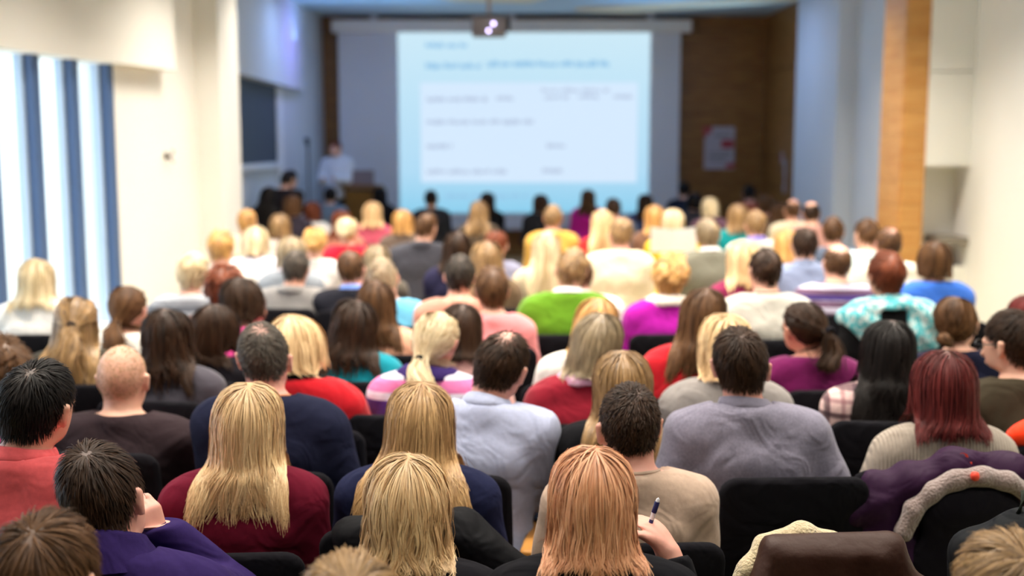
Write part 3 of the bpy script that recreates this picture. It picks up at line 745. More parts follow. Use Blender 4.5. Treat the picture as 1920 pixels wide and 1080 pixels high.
    if S.get('curl'):
        c = S['curl']; a = ph[near][:, None] + t[None, :]*(9 + 4*rng.random(M)[near][:, None]) + rng.normal(0, 0.35, (n, 1))
        e1 = np.cross(nn, V3(0.3, 0.2, 0.9)); e1 = nrm(e1); r = (c*np.clip(t*3, 0, 1))[None, :, None]
        Q = Q + r*(np.cos(a)[..., None]*e1[:, None, :] + np.sin(a)[..., None]*np.cross(nn, e1)[:, None, :])
    hv = 0.12 + 0.42*rng.random(M)[near] + 0.40*rng.random(n)
    if S.get('bun'):
        B = int(n*0.35); c = np.array(S['tie'])+V3(0, -S['bun']*0.75, -0.004)
        a0 = nrm(rng.normal(size=(B, 3))); a1 = nrm(np.cross(a0, rng.normal(size=(B, 3)))); ang = rng.random((B, 1))*6.28 + np.linspace(0, 2.6, K)[None, :]
        R = S['bun']*(0.86+0.2*rng.random((B, 1, 1)))
        Qb = c + R*(np.cos(ang)[..., None]*a0[:, None]+np.sin(ang)[..., None]*a1[:, None])
        Q = np.concatenate([Q, Qb]); hv = np.concatenate([hv, rng.random(B)]); n = len(Q)
    tan = np.empty_like(Q); tan[:, 1:-1] = Q[:, 2:]-Q[:, :-2]; tan[:, 0] = Q[:, 1]-Q[:, 0]; tan[:, -1] = Q[:, -1]-Q[:, -2]; tan = nrm(tan)
    _, g = fg(Q.reshape(-1, 3).copy()); g = g.reshape(Q.shape)
    if S.get('bun'): g[-B:] = nrm(Q[-B:]-c)
    side = nrm(np.cross(tan, g)); tilt = rng.normal(0, 0.20, (n, 1, 1)); side = side*np.cos(tilt) + g*np.sin(tilt)
    ww = (width*(0.7+0.6*rng.random((n, 1)))*(1-0.72*t[None, :]**3)*0.5)[..., None]
    Vt = np.stack([Q-side*ww, Q+side*ww], 2).reshape(-1, 3)
    base = (np.arange(n)[:, None]*K + np.arange(K-1)[None, :])*2
    F = np.stack([base, base+1, base+3, base+2], 2).reshape(-1, 4)
    A = np.repeat(hv, K*2); Tt = np.tile(np.repeat(t if kind != 'short' else 0.3+0.7*t, 2), n)
    HCACHE[key] = (Vt, F, A, Tt); return HCACHE[key]

BCACHE = {}
def body_proto(sex, arms, lod, stand=False):
    key = (sex, arms, lod, stand)
    if key in BCACHE: return BCACHE[key]
    pt = body_parts(sex, arms, stand)
    h, b = {0: (0.0072, 0.026), 1: (0.0105, 0.034), 2: (0.0135, 0.042)}[lod]
    if arms in ('pen', 'cheek'): h, b = 0.0058, 0.024
    zlo = -0.44 if stand else -0.01
    xs = axis((-0.36, -0.10, b), (-0.10, 0.10, h), (0.10, 0.36, b)); ys = axis((-0.20, -0.125, b), (-0.125, 0.125, h), (0.125, 0.66, b)); zs = axis((zlo, 1.0, b), (1.0, 1.30, h))
    if arms in ('pen', 'cheek') and lod == 0:
        xs = axis((-0.36, -0.10, b), (-0.10, 0.24, h), (0.24, 0.36, b)); ys = axis((-0.20, -0.125, b), (-0.125, 0.26, h), (0.26, 0.66, b)); zs = axis((zlo, 0.90, b), (0.90, 1.30, 0.005))
    f = field(pt['torso']+pt['limbs']+pt['neck']+pt['legs']+pt['hands']+pt['head'], (xs, ys, zs))
    BCACHE[key] = surfnet(f, (xs, ys, zs)); return BCACHE[key]

CCACHE = {}
def top_proto(sex, arms, neckline, lod, loose, seed=0):
    key = (sex, arms, neckline, lod, loose, seed)
    if key in CCACHE: return CCACHE[key]
    pt = body_parts(sex, arms)
    st = {0: 0.0108, 1: 0.0165, 2: 0.0235}[lod]
    ax = (axis((-0.37, 0.37, st)), axis((-0.235, 0.36, st)), axis((0.44, 1.13, st)))
    inf = 0.015 + loose
    f = field(pt['torso']+pt['limbs'], ax, inf)
    f = smin(f, field(pt['neck'], ax, 0.008 if neckline != 'turtle' else 0.016), 0.015)
    X, Y, Z = ax[0][:, None, None], ax[1][None, :, None], ax[2][None, None, :]
    zb, zf = dict(crew=(1.030, 0.985), collar=(1.035, 0.99), turtle=(1.085, 1.062), wide=(1.005, 0.93))[neckline]
    zn = zb + (zf-zb)*np.clip((Y+0.06)/0.11, 0, 1)
    ph = seed*1.7
    fold = np.sin(26*Z + 9*np.abs(X) + 2.2*np.sin(11*X+ph) + 5*Y + ph)*np.clip((0.80-Z)*4, 0, 1) \
        + 0.8*np.sin(21*X*np.sign(X+0.001) - 17*Z + 2*np.sin(7*Z+ph))*np.clip((np.abs(X)-0.07)*9, 0, 1) \
        + 0.5*np.sin(34*Z - 30*X + 3*np.sin(13*Z+ph*2))*np.clip((0.9-Z)*3, 0, 1)
    f = f + (0.0024+loose*0.10)*fold*(Z < 1.0) if lod < 2 else f
    f = np.where(np.sqrt(X*X+(Y+0.02)**2) < 0.095, np.maximum(f, Z-zn), f)
    for s in (-1, 1):       # cuff: the sleeve ends a little before the wrist
        w = np.array(pt['wrist'][s]); e = np.array([q for q in pt['limbs'] if abs(q[2][0]-w[0]) < 1e-6][0][1]); d = (w-e)/np.linalg.norm(w-e)
        pl = (X-w[0])*d[0]+(Y-w[1])*d[1]+(Z-w[2])*d[2]+0.012
        nearw = np.sqrt((X-w[0])**2+(Y-w[1])**2+(Z-w[2])**2) < 0.10
        f = np.where(nearw, np.maximum(f, pl), f)
    CCACHE[key] = surfnet(f.astype(np.float32), ax); return CCACHE[key]
def trouser_proto(sex, lod, stand=False):
    key = ('tr', sex, lod, stand)
    if key in CCACHE: return CCACHE[key]
    pt = body_parts(sex, 'lap', stand)
    st = {0: 0.024, 1: 0.028, 2: 0.034}[lod]
    ax = (axis((-0.26, 0.26, st)), axis((-0.21, 0.62, st)), axis((-0.36 if stand else 0.06, 0.70, st)))
    f = field([pt['torso'][2]]+[q for i, q in enumerate(pt['legs']) if i % 3 < 2], ax, 0.013)
    CCACHE[key] = surfnet(f, ax); return CCACHE[key]

def sstep(a, b, x):
    t = np.clip((x-a)/(b-a), 0, 1); return t*t*(3-2*t)
def rotm(yaw, pitch, roll):
    return np.array(Matrix.Rotation(yaw, 3, 'Z') @ Matrix.Rotation(-pitch, 3, 'X') @ Matrix.Rotation(roll, 3, 'Y'))
def deform(p, D, hair=False):
    p = np.asarray(p, float).copy()
    w = sstep(1.0, 1.095, p[:, 2])[:, None]
    pv = V3(0, -0.02, 1.055); R = D['R']
    rot = (p-pv) @ R.T + pv + V3(*D['hs'])
    q = p*(1-w) + rot*w
    sw = 1+(D['sw']-1)*(1-sstep(0.98, 1.06, p[:, 2]))
    q[:, 0] *= sw
    hgt = np.clip(p[:, 2]-0.5, 0, None)
    q[:, 0] += D['lx']*hgt; q[:, 1] += D['ly']*hgt
    q[:, 2] += np.clip(p[:, 2]-0.5, 0, 0.53)*(D['sz']-1)
    q *= np.array((D['size'], D['size'], 1.0))
    q[:, 2] += D['up']
    return q

PEOPLE = []
GROUP = 'seated audience seen from behind'
def person(px, py, s, sex='m', hair='short', hc='brown', top='crew', col='444444', phrase='', **o):
    """px, py: the top of the head in the photograph; s: picture scale there (pixels per metre)."""
    seed = o.get('seed', int(px*7+py*3) % 997); rng = random.Random(seed)
    lod = o.get('lod', 0 if s > 545 else 1 if s > 370 else 2)
    yaw = math.radians(o.get('yaw', rng.uniform(-5, 5)))
    stand = o.get('stand', False); arms = o.get('arms', rng.choice(['lap', 'tight', 'lap', 'fwd']))
    D = dict(R=rotm(math.radians(o.get('hy', rng.uniform(-8, 8))), math.radians(o.get('hp', 4)), math.radians(o.get('hr', rng.uniform(-3, 3)))),
             hs=o.get('hs', (0, 0.012, -0.038)), sw=1+(o.get('sw', 1.0)-1)*0.55, lx=o.get('lx', 0.0), ly=o.get('ly', rng.uniform(-0.04, 0.10)), sz=1.0, size=o.get('size', 1.0), up=0.42 if stand else 0.0, zr=o.get('zroot', 0.0))
    toph = 1.282 if hair in ('buzz',) else 1.292 if STY[hair]['kind'] == 'short' else 1.300
    if hair == 'curly': toph = 1.318
    Y = FPX/s
    tgt = P(px, py, Y)
    Tz = deform(np.array([(0, -0.012, toph)]), D)[0, 2] + D['zr']
    D['sz'] = 1+(tgt.z-Tz)/0.53
    if not 0.76 < D['sz'] < 1.24 and not o.get('quiet'): print('SZ', phrase, px, py, s, round(D['sz'], 2))
    hcen = deform(np.array([(0, -0.012, 1.185)]), D)[0]
    cy, sy = math.cos(yaw), math.sin(yaw)
    root = (tgt.x-(hcen[0]*cy-hcen[1]*sy), Y-(hcen[0]*sy+hcen[1]*cy), o.get('zroot', 0.0))
    t = thing('person', 'person '+phrase, 'person', root, yaw, o.get('group', GROUP))
    skin = o.get('skin', rng.choice(['fair', 'mid', 'fair', 'pink']))
    bv, bf = body_proto(sex, arms, lod, stand)
    sm = scalp_mask(bv, hair)
    mixv = o.get('scalp', 0.92 if hair != 'buzz' else 0.16)
    obj('body', mesh('body', deform(bv, D), bf, attrs={'scalp': sm}), skinmat(skin, hc, mixv), t)
    # hair
    kind = STY[hair]['kind']
    n, K, wd = {0: (3600, 5, 0.0026) if kind == 'short' else (3300, 13, 0.0023), 1: (1100, 4, 0.0058) if kind == 'short' else (850, 9, 0.0075),
                2: (380, 4, 0.0125) if kind == 'short' else (330, 7, 0.0150)}[lod]
    if lod == 0 and s < 640 and kind != 'short': n, wd = 2000, 0.0034
    if hair == 'buzz': n, wd = 2200, 0.0014
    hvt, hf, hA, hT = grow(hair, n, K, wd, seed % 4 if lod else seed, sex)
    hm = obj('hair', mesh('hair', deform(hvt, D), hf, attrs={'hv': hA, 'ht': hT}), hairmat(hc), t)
    # clothes
    pat = o.get('pat', 'plain')
    tm = cloth(col, pat, o.get('c2', 'ffffff'), o.get('c3', '888888'))
    tv, tf = top_proto(sex, arms, top, lod, o.get('loose', 0.004 if sex == 'm' else 0.0), seed % 3 if lod < 2 else 0)
    tp = obj(o.get('garment', {'collar': 'shirt', 'turtle': 'sweater', 'wide': 'blouse'}.get(top, 'sweater')), mesh('top', deform(tv, D), tf), tm, t)
    if lod < 2 or stand:
        rv, rf = trouser_proto(sex, lod, stand); D2 = dict(D); D2['sw'] = 1.0
        obj('trousers', mesh('trousers', deform(rv, D2), rf), cloth(o.get('tr', '1d2130')), t)
    ck = o.get('collar', 'shirt' if top == 'collar' else None)
    if ck: neckwear(t, D, ck, cloth(o.get('cc', col), o.get('cpat', 'plain'), o.get('cc2', 'ffffff'), o.get('cc3', '888888')), lod, sex)
    if hair in ('pony', 'hipony', 'half') and lod < 2:
        mb = MB(); tie = STY[hair]['tie']
        mb.lathe([(0.012, -0.012), (0.021, -0.006), (0.023, 0.0), (0.021, 0.006), (0.012, 0.012)], (0, 0, 0), 14)
        v = np.array(mb.v)[:, [0, 2, 1]] + np.array(tie)+V3(0, -0.006, 0)
        obj('hair_tie', mesh('hair_tie', deform(v, D), mb.f), cloth('16161c'), hm)
    if o.get('extra') == 'shawl':
        pt = body_parts(sex); ax = (axis((-0.34, 0.34, 0.013)), axis((-0.235, 0.26, 0.013)), axis((0.60, 1.13, 0.013)))
        X, Y, Z = ax[0][:, None, None], ax[1][None, :, None], ax[2][None, None, :]
        f = field(pt['torso']+[q for q in pt['limbs'] if q[1][2] > 0.88], ax, 0.034) + 0.008*np.sin(40*X+25*Z)*np.sin(18*Y+30*Z)
        f = np.where(np.sqrt(X*X+(Y+0.02)**2) < 0.095, np.maximum(f, Z-1.02), f)
        f = np.maximum(f, (0.80-0.14*np.sin(9*X+1)*(X < 0))-Z)
        f = np.maximum(f, np.minimum(0.06-np.abs(X+0.01), 0.985-Z)) # open strip down the back
        v, q = surfnet(f.astype(np.float32), ax); obj('shawl', mesh('shawl', deform(v, D), q), cloth(o['cc'], 'scarf', o['cc2'], o['cc3']), t)
    if o.get('extra') == 'glasses':
        mb = MB()
        for sg in (-1, 1):
            mb.tube([(sg*0.033+0.024*math.cos(a), 0.110, 1.155+0.019*math.sin(a)) for a in np.linspace(0, 6.283, 17)], 0.0022, 6)
            mb.tube([(sg*0.057, 0.110, 1.160), (sg*0.072, 0.07, 1.163), (sg*0.083, 0.0, 1.168), (sg*0.086, -0.012, 1.155)], 0.0024, 6)
        mb.tube([(-0.009, 0.110, 1.16), (0, 0.114, 1.163), (0.009, 0.110, 1.16)], 0.0022, 6)
        obj('glasses', mesh('glasses', deform(np.array(mb.v), D), mb.f), paint('15151a', 0.4, 0.05), t)
    PEOPLE.append(dict(t=t, phrase=phrase, root=root, yaw=yaw, s=s, D=D, o=o, hip=0.0))
    return t, D

def neckwear(t, D, kind, mat, lod, sex):
    k = 1.0 if sex == 'm' else 0.86
    n = 48 if lod == 0 else 24
    def ring(prof, tilt, ex, ey, c, rib=0.0, lump=0.0):
        v = []
        for r, z in prof:
            for i in range(n):
                a = 2*math.pi*i/n; x, y = math.cos(a), math.sin(a)
                rr = r*k + rib*(1 if i % 2 else -1) + lump*math.sin(3*a+z*60)*math.sin(5*a-z*40)
                v.append((c[0]+rr*ex*x, c[1]+rr*ey*y, c[2]+z+tilt*y))
        m = len(prof)
        f = [(i*n+j, i*n+(j+1) % n, (i+1)*n+(j+1) % n, (i+1)*n+j) for i in range(m-1) for j in range(n)]
        return v, f
    if kind == 'shirt':
        prof = [(0.060, -0.01), (0.0625, 0.012), (0.064, 0.034), (0.068, 0.039), (0.073, 0.034), (0.079, 0.012), (0.085, -0.010), (0.083, -0.013), (0.074, 0.0)]
        v, f = ring(prof, -0.024, 1.0, 1.02, (0, -0.018, 1.020)); name = 'collar'
    elif kind == 'turtle':
        n = 72
        prof = [(0.060, 0.0), (0.064, 0.05), (0.070, 0.060), (0.079, 0.052), (0.084, 0.02), (0.092, -0.015), (0.105, -0.045)]
        v, f = ring(prof, -0.020, 1.0, 1.04, (0, -0.018, 1.028), rib=0.0016); name = 'collar'
    elif kind == 'stand':
        prof = [(0.062, -0.012), (0.066, 0.02), (0.069, 0.034), (0.074, 0.030), (0.077, 0.0), (0.086, -0.022)]
        v, f = ring(prof, -0.02, 1.0, 1.03, (0, -0.018, 1.018)); name = 'collar'
    elif kind == 'jacket':
        prof = [(0.066, -0.02), (0.071, 0.018), (0.079, 0.022), (0.090, -0.005), (0.106, -0.036), (0.100, -0.044)]
        v, f = ring(prof, -0.028, 1.05, 1.05, (0, -0.022, 1.012)); name = 'collar'
    elif kind == 'band':
        prof = [(0.066, -0.012), (0.074, -0.004), (0.075, 0.006), (0.068, 0.010)]
        v, f = ring(prof, -0.02, 1.05, 1.0, (0, -0.02, 1.016)); name = 'neckband'
    else:   # scarf
        prof = [(0.066, 0.02), (0.072, 0.052), (0.090, 0.056), (0.112, 0.036), (0.126, 0.002), (0.130, -0.03), (0.112, -0.042), (0.090, -0.03)]
        v, f = ring(prof, -0.022, 1.12, 0.95, (0, -0.012, 1.005), lump=0.006); name = 'scarf'
    return obj(name, mesh(name, deform(np.array(v), D), f), mat, t)
# ------------------------------------------------------------------ the audience, nearest first
PP = person
# front row and heads cut by the lower edge
PP(183, 828, 880, 'm', 'short', 'dkbrown', 'crew', '2b1c50', 'in ribbed purple turtleneck, hand at cheek, lower left', arms='cheek', collar='turtle', hp=10, hr=-4, hy=-6, lx=-0.16, ly=0.0, sw=1.06, garment='sweater', skin='pink', nochair=True)
PP(75, 962, 1110, 'm', 'fringe', 'brown', 'crew', '2a2622', 'whose head alone rises from the lower left corner', hp=6, nochair=True, lod=0, quiet=True)
PP(762, 835, 900, 'f', 'frontb', 'blonde', 'crew', '17161c', 'in black top before the navy jumper, bottom centre', hp=2, hy=0, hr=0, lx=0.0, ly=0.02, yaw=0, sw=1.15, size=0.95, nochair=True, seed=3)
t_, D_ = PP(1112, 820, 930, 'f', 'front', 'ginger', 'crew', '141419', 'in black top holding up a pen', hp=2, hy=0, hr=0, lx=0.0, ly=0.0, yaw=0, arms='pen', sw=1.2, size=0.95, nochair=True, skin='pink', seed=8)
q_ = PEOPLE[-1]; ab = deform(np.array([(0.128, 0.190, 0.985), (0.168, 0.165, 1.125)]), D_) + np.array(q_['root']); q_['pen'] = (tuple(ab[0]), tuple(ab[1]))
PP(652, 1043, 1240, 'f', 'pixie', 'ltbrown', 'crew', '3a3230', 'whose crown just shows at the bottom edge left of centre', nochair=True, quiet=True, hp=0)
PP(1900, 1000, 1140, 'f', 'pixie', 'ltbrown', 'crew', '3a3230', 'whose crown shows at the lower right corner', nochair=True, quiet=True, hp=0)
# second row
PP(62, 672, 770, 'm', 'short', 'black', 'collar', 'd85a5e', 'in coral shirt at the left edge', hp=3, hy=-10, hr=3, lx=0.10, ly=0.02, sw=1.12, loose=0.008, chair_off=(-0.1, 0), skin='fair', seed=4)
PP(462, 705, 712, 'f', 'long', 'blonde', 'crew', '641228', 'in burgundy sweater left of the navy jumper', hp=0, hy=0, hr=-2, lx=0.06, ly=0.04, sw=1.06, yaw=4, arms='lap', seed=12, chair_s=0.93)
PP(787, 704, 690, 'f', 'blow', 'dkblond', 'crew', '1b1f3c', 'in navy jumper beside the light blue shirt', hp=2, hy=4, hr=2, lx=0.0, ly=0.05, sw=1.1, arms='lap', seed=21)
PP(1182, 714, 715, 'm', 'crop', 'dkbrown', 'crew', 'b9a08e', 'in beige sweater behind the raised pen', hp=3, hy=6, hr=-3, lx=0.04, ly=0.02, sw=0.96, collar='band', loose=0.003, skin='pink', tr='2a2624', arms='lap')
PP(1390, 610, 625, 'm', 'short', 'dkbrown', 'collar', '7f7b8c', 'in grey chambray shirt leaning on the right armrest', hp=4, hy=-14, hr=2, lx=-0.12, ly=0.0, sw=1.08, arms='wide', arm=1, pat='melange', loose=0.007, chair_s=1.0, yaw=2, chair_off=(0.02, -0.02), tr='15161c')
PP(1773, 645, 615, 'f', 'mid', 'auburn', 'crew', 'a2968a', 'in grey ribbed sweater with elbow out', hp=2, hy=8, hr=-2, lx=0.03, ly=0.02, sw=1.02, arms='wide', pat='rib', yaw=-2, chair_s=1.0, chair_off=(-0.12, -0.0))
# third row
PP(226, 648, 560, 'm', 'buzz', 'ltbrown', 'crew', '31262a', 'in dark brown tee beside the coral shirt', hp=2, hy=4, hr=0, lx=-0.02, ly=0.02, sw=1.12, skin='fair', lod=0, loose=0.006)
PP(492, 600, 590, 'm', 'thin', 'grey', 'crew', '1a1d33', 'in navy sweater with orange shoulder seam', hp=3, hy=6, hr=3, lx=-0.12, ly=0.02, sw=1.06, skin='pink', collar='band', cc='c07a50', arms='lap', loose=0.006)
PP(940, 618, 590, 'm', 'crown', 'dkbrown', 'collar', 'a9b0cc', 'in light blue shirt leaning over the aisle', hp=12, hy=-12, hr=8, lx=0.10, ly=0.06, sw=1.02, arm=1, loose=0.006, skin='pink', lod=0, yaw=-8, chair_off=(-0.04, -0.02))
PP(1668, 590, 525, 'f', 'wavy', 'black', 'crew', 'd9b9b6', 'in pink and white plaid shirt', pat='plaid', c2='8a5a62', c3='40303a', hp=2, hy=6, lx=0.06, ly=0.02, sw=1.05, lod=0, yaw=-6, chair_s=1.0)
PP(1908, 578, 545, 'm', 'short', 'dkbrown', 'crew', '3b3428', 'in olive tee and glasses at the right edge', hp=2, hy=28, hr=0, lx=-0.04, ly=0.02, sw=1.1, skin='fair', lod=0, yaw=8, extra='glasses')
PP(1932, 545, 400, 'f', 'chin', 'auburn', 'crew', '4a3a38', 'behind the olive tee at the right edge', hp=0, hy=10)
PP(1168, 645, 600, 'f', 'long', 'ltbrown', 'crew', '141418', 'in black top behind the beige sweater', hp=0, hy=-4, lx=0, sw=1.12, seed=31)
PP(74, 674, 548, 'f', 'bob', 'dkbrown', 'crew', 'e02a78', 'in bright pink top hidden behind the coral shirt', hp=2, lx=0.0, sw=0.9, lod=1, quiet=True)
PP(1120, 578, 512, 'f', 'bob', 'ash', 'crew', '8c1a2c', 'in crimson cardigan with pink scarf by the aisle', collar='scarf', cc='dba0bc', cc2='e8c0d4', cc3='c880a4', cpat='scarf', hp=0, lx=0.16, ly=0.02, lod=0, sw=1.0)
PP(312, 570, 472, 'f', 'full', 'dkbrown', 'crew', '4a4750', 'in charcoal grey sweater behind the dark brown tee', hp=2, lx=-0.04, sw=1.05)
PP(402, 562, 436, 'f', 'mid', 'dkbrown', 'crew', '1c1a20', 'in black top turned right beside the navy sweater', hy=-42, hp=2, lx=0.0, sw=1.05)
PP(555, 580, 515, 'f', 'chin', 'blonde', 'crew', 'b81622', 'in bright red sweater with black collar', collar='stand', cc='141418', hy=-28, hp=4, lx=-0.16, ly=0.05, sw=1.05)
PP(664, 555, 432, 'f', 'full', 'dkbrown', 'crew', '128a9c', 'in teal sweater right of the red sweater', hr=10, hp=2, lx=-0.02, sw=1.05, hy=6)
PP(816, 575, 495, 'f', 'pony', 'platinum', 'crew', 'd8d2e2', 'in purple, pink and white banded top', pat='bands', c2='e07ab0', c3='4a2a7a', collar='scarf', cc='3c2c68', hy=-16, hp=3, lx=0.10, sw=1.05)
PP(865, 560, 420, 'f', 'mid', 'dkbrown', 'crew', 'd9a9a4', 'in dusty pink top behind the banded top', hp=2, sw=1.0)
PP(1118, 550, 445, 'f', 'bob', 'orange', 'crew', 'e9e2da', 'in white blouse behind the crimson cardigan', lx=0.14, hp=2, garment='blouse')
PP(1362, 578, 530, 'f', 'bob', 'blonde', 'crew', '8f8986', 'in grey sweater before the red knit', hp=0, lx=0.0, sw=1.15, hy=6, lod=1)
PP(1320, 530, 465, 'f', 'long', 'brown', 'crew', 'c61e2a', 'in red knit behind the grey sweater', hr=-2, lx=0.12, hp=2, sw=1.05)
PP(1510, 557, 450, 'f', 'hipony', 'dkbrown', 'crew', '6a1550', 'in plum sweater turned slightly left', hy=18, hr=-4, hp=4, lx=-0.04, sw=1.15)
PP(1795, 548, 440, 'f', 'lowbun', 'brown', 'crew', '1a1c30', 'in dark navy top looking right by the wall', hy=-30, hp=4, lx=-0.10, ly=0.03, sw=1.08, skin='fair')
PP(3, 620, 490, 'f', 'curly', 'brown', 'crew', '2a2420', 'at the left edge above the coral shirt', hy=40, hp=2, lx=-0.1)
# fourth row and beyond, left block
PP(140, 548, 440, 'f', 'half', 'ltbrown', 'crew', '3c3830', 'in dark olive top before the window', hp=2, sw=1.1)
PP(238, 528, 388, 'f', 'pony', 'brown', 'crew', 'ece6dc', 'in white top right of the dark olive top', hy=-8, lx=-0.05, hp=2)
PP(66, 478, 352, 'f', 'mid', 'platinum', 'crew', 'f0ece6', 'in white blouse nearest the window mullions', sw=1.15, hp=2, lod=1, garment='blouse')
PP(705, 518, 388, 'f', 'long', 'brown', 'crew', 'e0a98c', 'in peach top behind the teal sweater', hp=2, lx=-0.08, hr=4)
PP(453, 513, 400, 'f', 'chin', 'dkbrown', 'crew', 'e84a98', 'in hot pink top turned right', hy=-45, hr=-4, lx=-0.12, hp=8)
PP(418, 487, 366, 'f', 'curly', 'redbrown', 'crew', '6a4a40', 'in brown top before the square column', hp=4, hy=-10)
PP(360, 470, 340, 'f', 'pixie', 'platinum', 'crew', '8d9098', 'in grey striped top against the white wall', pat='stripes', c2='b8bcc4', c3='6a6e78', lx=0.12, hp=2, sw=1.05)
PP(922, 498, 372, 'f', 'pixie', 'brown', 'crew', 'e88d90', 'in salmon pink top beside the aisle', hp=2, lx=-0.02, hy=6)
PP(862, 475, 350, 'm', 'short', 'dkgrey', 'wide', 'c98f7c', 'in nude wide-necked top left of the salmon top', hp=2)
PP(1073, 463, 350, 'm', 'short', 'ltbrown', 'crew', '5c8a1c', 'in lime green sweater with white collar', collar='shirt', cc='f0f0f0', lx=0.12, sw=1.1, hp=2, arms='wide')
PP(1086, 478, 310, 'm', 'short', 'brown', 'collar', 'f4f2ee', 'in white shirt directly behind the lime sweater', sw=1.15, hp=4)
PP(1258, 468, 352, 'f', 'curly', 'orange', 'crew', 'b018a0', 'in fuchsia sweater with cream scarf', collar='scarf', cc='e8dcd0', lx=0.06, sw=1.12, hp=2)
PP(1437, 463, 360, 'm', 'short', 'dkbrown', 'crew', 'c9c5ba', 'in pale grey tee with dark neckband', collar='band', cc='2a2a2a', hp=2, sw=1.08)
PP(1665, 470, 385, 'f', 'pixie', 'redbrown', 'crew', '18181a', 'in turquoise scarf over a black top', collar='scarf', cc='58b0b8', cpat='scarf', cc2='d8e4e0', cc3='2a6a78', hp=3, sw=1.15, extra='shawl')
PP(1755, 445, 330, 'f', 'chin', 'brown', 'crew', '3a6ed0', 'in blue sweater by the right wall', hp=2, sw=1.15)
PP(1572, 455, 315, 'm', 'bald', 'brown', 'crew', '6a5068', 'in purple striped jersey', pat='stripes', c2='cfc8dc', c3='4a3a80', hp=2, sw=1.12, lx=0.02)
PP(1510, 424, 292, 'm', 'short', 'dkbrown', 'collar', '8a96b4', 'in steel blue shirt left of the striped jersey', hp=2)
PP(1395, 445, 325, 'f', 'mid', 'blonde', 'crew', '8a2a50', 'in raspberry top behind the pale grey tee', hp=2)
PP(1476, 424, 254, 'f', 'long', 'orange', 'crew', 'a89078', 'in tan top behind the steel blue shirt', hp=2)
PP(657, 467, 308, 'm', 'short', 'brown', 'crew', '24242c', 'in black suit with light blue collar', collar='shirt', cc='7a9ae8', hp=2, lx=-0.08, sw=1.1)
PP(553, 466, 305, 'm', 'short', 'grey', 'crew', '8a8684', 'in grey blazer left of the black suit', collar='jacket', hp=3, sw=1.15, lx=0.02)
PP(717, 480, 336, 'm', 'crop', 'ash', 'crew', '6ab8dc', 'in sky blue sweater behind the peach top', lx=-0.12, hp=4)
PP(706, 452, 278, 'f', 'bob', 'ash', 'crew', '5a5248', 'in taupe top behind the sky blue sweater', hp=2)
PP(590, 420, 262, 'f', 'bun', 'orange', 'crew', 'dcd8d4', 'in light grey top behind the black suit', hp=2, sw=1.05)
PP(545, 437, 286, 'f', 'chin', 'ash', 'crew', '8a9098', 'in slate top behind the grey blazer', hp=2)
PP(478, 418, 258, 'f', 'chin', 'platinum', 'crew', 'd8d6e2', 'in lavender white blouse before the column', hp=2, sw=1.15, garment='blouse')
PP(412, 428, 282, 'm', 'pixie', 'orange', 'crew', 'f0e8dc', 'in cream pullover leaning on the white wall', hp=2)
PP(462, 391, 208, 'm', 'short', 'orange', 'crew', 'e8e0c8', 'in pale pullover at the column edge', hp=2)
PP(650, 402, 232, 'f', 'bun', 'platinum', 'crew', 'd02038', 'in scarlet top near the lectern', hp=2)
PP(698, 374, 186, 'f', 'mid', 'blonde', 'crew', 'c85a70', 'in rose top left of the screen', hp=2)
PP(755, 388, 205, 'f', 'bob', 'orange', 'crew', '6a5a50', 'in brown top left of the charcoal jacket', hp=2)
PP(798, 398, 238, 'm', 'short', 'brown', 'crew', '42424a', 'in charcoal jacket below the slide corner', collar='jacket', hy=-20, sw=1.2, lx=0.14, hp=3)
PP(857, 428, 285, 'f', 'mid', 'dkbrown', 'crew', '2c2a44', 'in dark indigo top behind the nude top', hp=2)
PP(912, 445, 305, 'f', 'full', 'ltbrown', 'crew', '6a5640', 'in camel cardigan behind the salmon top', hp=2)
PP(930, 427, 250, 'f', 'bun', 'redbrown', 'crew', '8a8aa0', 'in lilac grey top behind the camel cardigan', hp=2)
PP(1025, 427, 295, 'f', 'longer', 'platinum', 'crew', 'd2c4a4', 'in sand sweater left of the lime sweater', hp=2, lx=-0.02, sw=1.05)
PP(1165, 407, 262, 'm', 'short', 'ltbrown', 'crew', 'efe0c0', 'in cream shirt behind the lime sweater', hy=14, lx=0.10, sw=1.12, hp=3)
PP(1130, 388, 222, 'f', 'longer', 'blonde', 'crew', 'd02a28', 'in red dress left of the cream shirt', hp=2)
PP(1262, 387, 222, 'f', 'chin', 'platinum', 'crew', 'e8c030', 'in yellow top holding the open paper', hp=2, sw=1.1)
PP(1228, 380, 205, 'f', 'mid', 'orange', 'crew', '7a5a48', 'in brown top left of the yellow top', hp=2)
PP(1328, 408, 258, 'm', 'pixie', 'ash', 'crew', '7c7a6c', 'in olive grey blazer with white collar', collar='shirt', cc='f0f4f4', sw=1.2, lx=-0.08, hp=3)
PP(1418, 393, 235, 'm', 'short', 'ltbrown', 'crew', 'e0d8cc', 'in pale shirt with violet collar', collar='shirt', cc='7a7ae0', hp=3)
PP(1385, 378, 205, 'f', 'mid', 'ltbrown', 'crew', '108a90', 'in deep teal top near the poster', hp=2)
PP(1627, 408, 258, 'm', 'short', 'brown', 'crew', 'd8f0f0', 'in pale aqua tee beside the oak strip', hy=16, hp=2)
PP(1668, 423, 285, 'm', 'crown', 'brown', 'collar', 'efe4d0', 'in cream striped shirt beside the oak strip', pat='stripes', c2='d8c8b0', c3='fff8ec', sw=1.15, hp=3)
PP(1563, 405, 242, 'm', 'short', 'brown', 'crew', '5a6478', 'in denim blue top by the narrow column', hp=2)
PP(1522, 376, 196, 'm', 'bald', 'dkbrown', 'crew', 'c89890', 'in pinkish shirt before the bluish pier', hp=6)
PP(1487, 372, 182, 'm', 'bald', 'brown', 'crew', 'e8d8b8', 'in pale yellow top right of the switches', hp=2)
